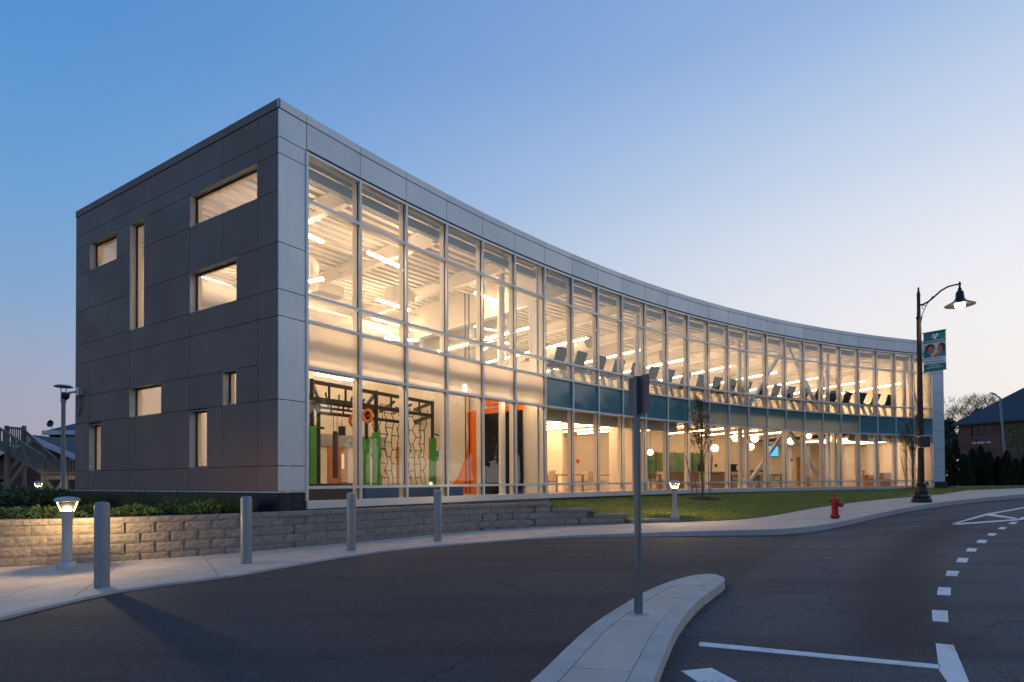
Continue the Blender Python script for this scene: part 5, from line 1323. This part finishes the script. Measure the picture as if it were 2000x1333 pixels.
m = MB(); m.box(a2.x, b2.x, Y2 - .66, Y2 - .6, a2.z - .22, a2.z + .05); m.box(a2.x - .05, a2.x, Y2 - .6, Y2 + 8, a2.z - .22, a2.z + .05); m.v = [tuple(L_(q)) for q in m.v]; m.build('eaves_board', 'house_trim', h2)
w0, w1 = at(133, 850, Y2), at(150, 864, Y2); m = MB(); m.box(w0.x - .1, w1.x + .3, Y2 - .05, Y2, w1.z - .1, w0.z + .1); m.v = [tuple(L_(q)) for q in m.v]; wf = m.build('window', 'dark_glass', h2); m = MB(); m.box(w0.x, w1.x + .25, Y2 - .08, Y2 - .05, w1.z, w0.z); m.v = [tuple(L_(q)) for q in m.v]; m.build('blind', 'pale_print', wf)
p = at(99, 828, 36.5); t = thing('satellite_dish', 'dark blue round satellite dish above the upper roof', 'dish', p); m = MB(); m.lathe([(.003, .10), (.12, .08), (.20, .02), (.235, -.06), (.22, -.06), (.12, .04), (.003, .06)], (0, 0, 0), 20, axis=(.2, 1, -.2)); m.build('dish', 'tile_navy', t, True); MB().tube((0, .05, -.1), (.05, .15, -.42), .02, n=6).build('mast', 'pole_grey', t)

def stairs():
    YA, YB = 25.4, 26.6
    t = thing('wooden_stairs', 'grey wooden outdoor stairs with railings at the far left', 'stairs', at(70, 960, YA)); t.location.z = -.65; o = t.location.copy()
    def q(px, py, Y): return at(px, py, Y) - o
    for Y in (YA, YB):
        f = (lambda v: v)
        MB().beam(q(-60, 836, Y), q(84, 921, Y), .06, .28).build('stringer', 'wood_grey', t)
        rl = MB(); rl.beam(q(-60, 799, Y), q(84, 891, Y), .09, .08); rl.build('handrail', 'wood_grey', t)
        MB().beam(q(-60, 826, Y), q(84, 915, Y), .05, .09).build('lower_rail', 'wood_grey', t)
        bl_ = MB()
        for k in range(27):
            f_ = k / 26; a = q(-60, 826, Y).lerp(q(84, 915, Y), f_); b = q(-60, 801, Y).lerp(q(84, 892, Y), f_); bl_.beam(a, Vector((a.x, a.y, b.z)), .045, .045, (0, 1, 0))
        bl_.build('baluster_row', 'wood_grey', t, kind='stuff')
        MB().beam(q(85, 889, Y), q(85, 985, Y), .14, .14, (0, 1, 0)).build('post', 'wood_grey', t); MB().beam(q(131, 897, Y), q(131, 985, Y), .14, .14, (0, 1, 0)).build('post', 'wood_grey', t)
        MB().beam(q(14, 870, Y), q(14, 985, Y), .14, .14, (0, 1, 0)).build('post', 'wood_grey', t)
        MB().beam(q(84, 899, Y), q(152, 899, Y), .09, .07).build('handrail', 'wood_grey', t); MB().beam(q(84, 924, Y), q(152, 924, Y), .05, .08).build('lower_rail', 'wood_grey', t)
        MB().beam(q(83, 933, Y), q(152, 933, Y), .06, .18).build('landing_joist', 'wood_grey', t)
        bl_ = MB()
        for k in range(12): f_ = 88 + k * 5.4; bl_.beam(q(f_, 924, Y), q(f_, 899, Y), .045, .045, (0, 1, 0))
        bl_.build('baluster_row', 'wood_grey', t, kind='stuff')
    for k in range(14):
        f_ = (k + .5) / 14; a = q(-60, 829, YA).lerp(q(84, 914, YA), f_); b = q(-60, 829, YB).lerp(q(84, 914, YB), f_); b.z = a.z; MB().beam(a, b, .3, .045).build('tread', 'wood_grey', t)
    a, b = q(83, 930, YA), q(152, 930, YA); MB().hexa([(a.x, a.y, a.z), (b.x, a.y, a.z), (b.x, a.y + 1.2, a.z), (a.x, a.y + 1.2, a.z), (a.x, a.y, a.z + .05), (b.x, a.y, a.z + .05), (b.x, a.y + 1.2, a.z + .05), (a.x, a.y + 1.2, a.z + .05)]).build('landing', 'wood_grey', t)
    for a, b in (((-5, 950), (38, 897)), ((8, 958), (50, 905)), ((15, 955), (-20, 905)), ((112, 968), (88, 935)), ((100, 972), (128, 938))): MB().beam(q(*a, YA + .1), q(*b, YA + .1), .09, .14).build('brace', 'wood_grey', t)
    YC = 28.2
    t2 = thing('upper_stair_flight', 'upper flight of the grey wooden stairs with its landing rail', 'stairs', at(60, 960, YC)); t2.location.z = -.65; o = t2.location.copy()
    def q2(px, py): return at(px, py, YC) - o
    for a, b, w_ in (((13, 835), (47, 838), .10), ((13, 866), (47, 868), .09), ((47, 841), (114, 903), .12), ((47, 866), (108, 922), .16)): MB().beam(q2(*a), q2(*b), .08, w_).build('rail', 'wood_grey', t2)
    bl_ = MB()
    for k in range(9): bl_.beam(q2(14 + k * 4, 866), q2(14 + k * 4, 836), .04, .04, (0, 1, 0))
    for k in range(14): a = q2(47, 866).lerp(q2(108, 922), k / 13); b = q2(47, 841).lerp(q2(114, 903), k / 13); bl_.beam(a, Vector((a.x, a.y, b.z)), .04, .04, (0, 1, 0))
    bl_.build('baluster_row', 'wood_grey', t2, kind='stuff')
    for px in (13, 47): MB().beam(q2(px, 832), q2(px, 985), .13, .13, (0, 1, 0)).build('post', 'wood_grey', t2)
stairs()
def bare_tree(base, h, lab, seed, r=.22, lev=5, leafy=0, spread=.6, group='bare trees beyond the houses', minr=.011):
    rnd = random.Random(seed); t = thing('bare_tree', lab, 'tree', base, 0, group); tr_, cr = MB(), MB(); tips = []
    hb = h * .28; tr_.path([Vector((0, 0, -.5)), Vector((.05, 0, hb * .5)), Vector((-.05, .05, hb))], [r * 1.25, r, r * .85], 8); tr_.build('trunk', 'twig_bare', t, True)
    for k in range(4):
        a = k * 1.57 + rnd.random(); d = Vector((math.cos(a) * .6, math.sin(a) * .6, 1)).normalized(); grow(cr, tips, Vector((-.05, .05, hb)), d, h * .24, r * .55, lev - 1, rnd, .22, spread, 3, (2, 3), .74, minr, 5)
    cr.build('crown', 'twig_bare', t)
    if leafy: leaves(tips, leafy, .10, rnd, .15).build('bud_cluster', 'twig_bare', t, kind='stuff')
p = at(62, 960, 46); bare_tree(Vector((p.x, p.y, -.7)), 5.2, 'bare tree behind the stairs and the brick gable', 3, .12, 4)

# ------------------------------------------------------------------ right background
YR = 62.0
bld = thing('brick_building', 'brick building with a big dark hipped roof at the right edge', 'building', at(1900, 940, YR)); bld.location.z = -.7; HL = bld.location.copy()
A_ = at(1884, 828, 62); B_ = at(2000, 818, 57.2); dv = (B_ - A_); dv.z = 0; dl = dv.length; dv.normalize(); nv = Vector((-dv.y, dv.x, 0)); ez = A_.z
LB = 26
def bq(s, d, z): return L_(Vector((A_.x, A_.y, 0)) + dv * s + nv * d + Vector((0, 0, z)))
WS = [(.62, 2.45, 4.35, 5.50), (3.25, 4.25, 4.45, 5.45), (5.9, 7.6, 4.40, 5.50), (6.0, 7.6, 2.0, 3.05), (9.5, 11.5, 4.4, 5.5)]
ss = sorted({-.6, LB} | {w[0] for w in WS} | {w[1] for w in WS}); zz = sorted({-1.0, ez} | {w[2] for w in WS} | {w[3] for w in WS})
m = MB()
for s0, s1 in zip(ss, ss[1:]):
    for z0, z1 in zip(zz, zz[1:]):
        sm, zm = (s0 + s1) / 2, (z0 + z1) / 2
        if any(w[0] < sm < w[1] and w[2] < zm < w[3] for w in WS): continue
        m.hexa([bq(s0, 0, z0), bq(s1, 0, z0), bq(s1, .25, z0), bq(s0, .25, z0), bq(s0, 0, z1), bq(s1, 0, z1), bq(s1, .25, z1), bq(s0, .25, z1)])
m.hexa([bq(-.6, .25, -1), bq(-.35, .25, -1), bq(-.35, 10, -1), bq(-.6, 10, -1), bq(-.6, .25, ez), bq(-.35, .25, ez), bq(-.35, 10, ez), bq(-.6, 10, ez)]); m.build('wall', 'brick_red', bld)
for w in WS:
    f_ = MB(); s0, s1, z0, z1 = w
    for a, b, c_, d in ((s0 - .08, s1 + .08, z1, z1 + .14), (s0 - .08, s1 + .08, z0 - .1, z0)): f_.hexa([bq(a, -.05, c_), bq(b, -.05, c_), bq(b, .12, c_), bq(a, .12, c_), bq(a, -.05, d), bq(b, -.05, d), bq(b, .12, d), bq(a, .12, d)])
    wo = f_.build('window', 'wood_grey', bld)
    n_ = 3; 
    for k in range(n_):
        a, b = s0 + (s1 - s0) * k / n_ + .04, s0 + (s1 - s0) * (k + 1) / n_ - .04; MB().hexa([bq(a, .14, z0), bq(b, .14, z0), bq(b, .16, z0), bq(a, .16, z0), bq(a, .14, z1), bq(b, .14, z1), bq(b, .16, z1), bq(a, .16, z1)]).build('pane', 'dark_glass', wo)
    MB().hexa([bq(s0, .17, z0), bq(s1, .17, z0), bq(s1, .2, z0), bq(s0, .2, z0), bq(s0, .17, z1), bq(s1, .17, z1), bq(s1, .2, z1), bq(s0, .2, z1)]).build('sash', 'dark_plastic', wo)
rz_ = at(1932, 771, 66).z; m = MB(); r0, r1 = bq(2.9, 5.0, rz_), bq(LB, 5.0, rz_); c1, c2, c3, c4 = bq(-1.1, -.5, ez - .05), bq(LB, -.5, ez - .05), bq(LB, 10.5, ez - .05), bq(-1.1, 10.5, ez - .05)
m.quad(c1, c2, r1, r0); m.tri(c4, c1, r0); m.quad(c3, c4, r0, r1); m.build('roof', 'roof_slate', bld)
MB().hexa([bq(-1.1, -.5, ez - .22), bq(LB, -.5, ez - .22), bq(LB, .0, ez - .22), bq(-1.1, .0, ez - .22), bq(-1.1, -.5, ez - .06), bq(LB, -.5, ez - .06), bq(LB, .0, ez - .06), bq(-1.1, .0, ez - .06)]).build('eaves', 'dark_plastic', bld)
m = MB()
for s0, s1 in ((.70, .82), (.86, .92), (.96, 1.04), (1.16, 1.26), (1.29, 1.38), (1.41, 1.48), (1.51, 1.60), (1.63, 1.72), (1.75, 1.82), (2.0, 2.08), (2.11, 2.19), (2.22, 2.28), (2.31, 2.38)): m.hexa([bq(s0, -.02, 3.62), bq(s1, -.02, 3.62), bq(s1, 0, 3.62), bq(s0, 0, 3.62), bq(s0, -.02, 3.82), bq(s1, -.02, 3.82), bq(s1, 0, 3.82), bq(s0, 0, 3.82)])
m.build('wall_lettering', 'white_print', bld, kind='stuff')
rnd = random.Random(8)
m = MB()
for _ in range(650):
    s = rnd.gauss(4.9, .6) if rnd.random() < .8 else rnd.uniform(3, 7); z = rnd.uniform(1.5, 5.4) if rnd.random() < .7 else rnd.gauss(4.9, .6); d = -.05 - .1 * rnd.random(); c_ = bq(s, d, z); L2 = rnd.uniform(.06, .13); a = rnd.random() * 6.28; u_ = (dv * math.cos(a) + Vector((0, 0, math.sin(a)))) * L2; w_ = (dv * -math.sin(a) + Vector((0, 0, math.cos(a)))) * L2 * .6 + nv * rnd.uniform(-.05, .05)
    m.quad(c_ - u_, c_ - w_, c_ + u_, c_ + w_)
o = m.build('climbing_vine', 'leaf_vine'); o.location = bld.location; tag(o, 'pale green climbing plant on the brick wall by the light pole', 'vine')
p = at(1967, 905, 52); t = thing('light_pole', 'slim grey street light pole with a short arm before the brick building', 'lamp post', (p.x, p.y, -.6)); zt_ = at(1953, 777, 52).z + .6; zx = at(1953, 777, 52).x - p.x
MB().tube((0, 0, 0), (zx, 0, zt_), .12, .085, 10).build('pole', 'pole_grey', t, True); MB().path([Vector((zx, 0, zt_ - .05)), Vector((zx - .45, 0, zt_ + .30))], .06, 6).build('arm', 'lamp_grey', t); MB().beam(Vector((zx - .4, 0, zt_ + .28)), Vector((zx - .8, 0, zt_ + .42)), .2, .1).build('luminaire', 'lamp_grey', t)
def conifer(p, h, r, rnd, n, lab):
    t = thing('arborvitae', lab, 'hedge tree', p, 0, 'dark evergreen hedge trees'); MB().tube((0, 0, -.1), (0, 0, h * .8), .06, .02, 6).build('trunk', 'dark_bark', t); m = MB()
    for _ in range(n):
        f_ = rnd.random() ** .8; z = h * f_; rr = r * (1 - f_) ** .6 * (.55 + .45 * min(1, f_ * 6)) * rnd.uniform(.55, 1.08); a = rnd.random() * 6.28; c_ = Vector((math.cos(a) * rr, math.sin(a) * rr, z)); d = Vector((math.cos(a) * .5, math.sin(a) * .5, 1)).normalized(); w_ = Vector((-math.sin(a), math.cos(a), 0)) * rnd.uniform(.05, .12); L2 = rnd.uniform(.14, .34); m.quad(c_ - d * L2 * .5, c_ + w_, c_ + d * L2 * .6, c_ - w_)
    m.build('crown', 'leaf_dark', t)
cons = [(1852, 878, 47, .9), (1866, 868, 50, 1.1), (1884, 890, 46, .75), (1900, 880, 47, .9), (1916, 874, 48, 1.0), (1932, 886, 46, .8), (1950, 896, 46, .7), (1967, 884, 45, .72), (1984, 900, 46, .7), (2002, 896, 46, .75), (2020, 892, 46, .75)]
for k, (px, py, Y, r) in enumerate(cons): p = at(px, 945, Y); conifer(Vector((p.x, p.y, -.75)), at(px, py, Y).z + .8, r, rnd, 1000, f'{ORD[k]} dark evergreen hedge tree from the left below the brick building')
def round_tree(p, h, r, n, mat, lab, seed, sz=.35, name='leafy_tree', group='leafy trees beyond the lawn', squash=.8):
    rnd = random.Random(seed); t = thing(name, lab, 'tree', p, 0, group); tr_ = MB(); tr_.tube((0, 0, -.5), (0, 0, h * .6), r * .09, r * .05, 8)
    for k in range(5): a = k * 1.3; tr_.tube((0, 0, h * .4), (math.cos(a) * r * .5, math.sin(a) * r * .5, h * .72), r * .045, r * .02, 6)
    tr_.build('trunk', 'dark_bark', t); m = MB(); cl_ = [(Vector((rnd.gauss(0, .42) * r, rnd.gauss(0, .42) * r, h * .62 + rnd.gauss(0, .24) * h * .55 * squash)), r * rnd.uniform(.25, .45)) for _ in range(16)]
    for _ in range(n):
        c0_, rc = rnd.choice(cl_); v = Vector((rnd.gauss(0, 1), rnd.gauss(0, 1), rnd.gauss(0, 1))).normalized() * rc * rnd.random() ** .35; c_ = c0_ + v; a = Vector((rnd.gauss(0, 1), rnd.gauss(0, 1), rnd.gauss(0, 1))).normalized(); b = a.cross(v).normalized() if v.length > 1e-3 else Vector((1, 0, 0)); s = sz * rnd.uniform(.5, 1.2); m.quad(c_ - a * s, c_ - b * s * .6, c_ + a * s, c_ + b * s * .6)
    m.build('crown', mat, t); return t
p = at(1858, 940, 82); round_tree(Vector((p.x, p.y, -.7)), 10.2, 3.6, 2600, 'leaf_hill', 'olive green tree filling the gap beside the far glass corner', 4)
p = at(1885, 940, 88); round_tree(Vector((p.x, p.y, -.7)), 9.5, 3.4, 2600, 'leaf_hill', 'olive green tree behind the hip of the brick building', 14)
p = at(1893, 940, 84); bare_tree(Vector((p.x, p.y, -.7)), 13.2, 'large bare spreading tree left of the brick building roof', 12, .34, 6, 500, .72)
p = at(1968, 940, 86); bare_tree(Vector((p.x, p.y, -.7)), 13.0, 'reddish bare tree showing over the ridge of the brick building', 9, .25, 6, 900, .6)
p = at(1995, 940, 90); bare_tree(Vector((p.x, p.y, -.7)), 13.2, 'bare tree at the right edge behind the brick roof', 19, .25, 5, 900, .6)

# ------------------------------------------------------------------ across the street, outside the frame, seen mirrored in the glass
for k, (x, y, h_, r_) in enumerate(((56, 44, 11.5, 5), (60, 37, 11.5, 5), (56, 30, 13.5, 5.6), (58, 24, 14, 5.8), (55, 18, 14, 5.8), (58, 9, 12, 5.2), (52, 1, 14, 5.6), (57, -8, 13, 5.4), (52, -17, 14, 5.6))):
    round_tree(Vector((x, y, -.8)), h_, r_, 3200, 'leaf_hill', f'{ORD[k]} leafy tree across the street, mirrored in the glass', 30 + k, .55, 'street_tree', 'street trees mirrored in the glass')
for k, (x, y) in enumerate(((66, 29), (68, 12))):
    t = thing('far_house', f'{["first", "second"][k]} gabled house across the street, mirrored in the glass', 'house', (x, y, -.8), 0, 'houses mirrored in the glass'); MB().box(-4, 4, -4.5, 4.5, 0, 5).build('wall', 'brick_house', t)
    m = MB(); m.quad((-4.4, -4.9, 4.9), (-4.4, 4.9, 4.9), (0, 4.9, 8), (0, -4.9, 8)); m.quad((0, -4.9, 8), (0, 4.9, 8), (4.4, 4.9, 4.9), (4.4, -4.9, 4.9)); m.tri((-4, -4.5, 5), (4, -4.5, 5), (0, -4.5, 7.8)); m.tri((4, 4.5, 5), (-4, 4.5, 5), (0, 4.5, 7.8)); m.build('roof', 'roof_slate', t)
    for yy in (-2.4, 2.4): MB().box(-4.03, -3.99, yy - .5, yy + .5, 1, 2.4).build('window', 'dark_glass', t); MB().box(-4.03, -3.99, yy - .5, yy + .5, 3.4, 4.6).build('window', 'dark_glass', t)

for q in (z7((868, 366), (888, 362), (905, 372), (886, 373)), z7((880, 374), (892, 375), (886, 382), (878, 380)), z7((982, 405), (1008, 403), (1030, 408), (1004, 413)), z7((1002, 398), (1012, 398), (1009, 404), (1000, 404))):
    poly = [land(*p_, zr) for p_ in q]; m = MB(); n_ = len(poly); a_ = sum(poly[i][0] * poly[(i + 1) % n_][1] - poly[(i + 1) % n_][0] * poly[i][1] for i in range(n_))
    m.prism(poly if a_ > 0 else poly[::-1], lambda x, y: zr(x, y) - .01, lambda x, y: zr(x, y) + .004); struct(m.build('road_marking', 'utility_paint'))
# ------------------------------------------------------------------ grit and litter in the gutters
rnd = random.Random(77); m = MB()
def grit(x, y, z, r):
    a = rnd.random() * 6.28; q = [Vector((math.cos(a + k * 2.09) * r, math.sin(a + k * 2.09) * r, 0)) + Vector((x, y, z)) for k in range(3)]; tp_ = Vector((x, y, z + r * rnd.uniform(.5, 1)))
    for k in range(3): m.tri(q[k], q[(k + 1) % 3], tp_)
for _ in range(900):
    k = rnd.random(); p = orr[int(k * 35)]; q = orr[min(36, int(k * 35) + 1)]; p = lerp2(p, q, rnd.random()); d = abs(rnd.gauss(0, .05)); n_ = Vector((q[1] - p[1], -(q[0] - p[0]), 0)); n_ = n_.normalized() if n_.length > 1e-6 else Vector((1, 0, 0)); x, y = p[0] + n_.x * (d + .01), p[1] + n_.y * (d + .01); grit(x, y, zr(x, y), rnd.uniform(.002, .007))
for _ in range(700):
    k = rnd.random(); p = ol[int(k * 35)]; q = ol[min(36, int(k * 35) + 1)]; p = lerp2(p, q, rnd.random()); d = abs(rnd.gauss(0, .05)); n_ = Vector((-(q[1] - p[1]), (q[0] - p[0]), 0)); n_ = n_.normalized() if n_.length > 1e-6 else Vector((1, 0, 0)); x, y = p[0] + n_.x * (d + .01), p[1] + n_.y * (d + .01); grit(x, y, zr(x, y), rnd.uniform(.002, .007))
for _ in range(500):
    x, y = rnd.uniform(-6, 9), rnd.uniform(3, 14)
    if left_of(FRONT, x, y) < -.1: grit(x, y, zr(x, y), rnd.uniform(.003, .009))
for _ in range(1200):
    s = rnd.uniform(4, length(FRONT) - 40); (x, y), a = at_s(offset(FRONT, -.02 - abs(rnd.gauss(0, .06))), s); grit(x, y, zr(x, y), rnd.uniform(.004, .011))
o = m.build('road_grit', 'soil', None, kind='stuff'); tag(o, 'fine grit and leaf litter lying on the asphalt and in the gutters', 'grit')
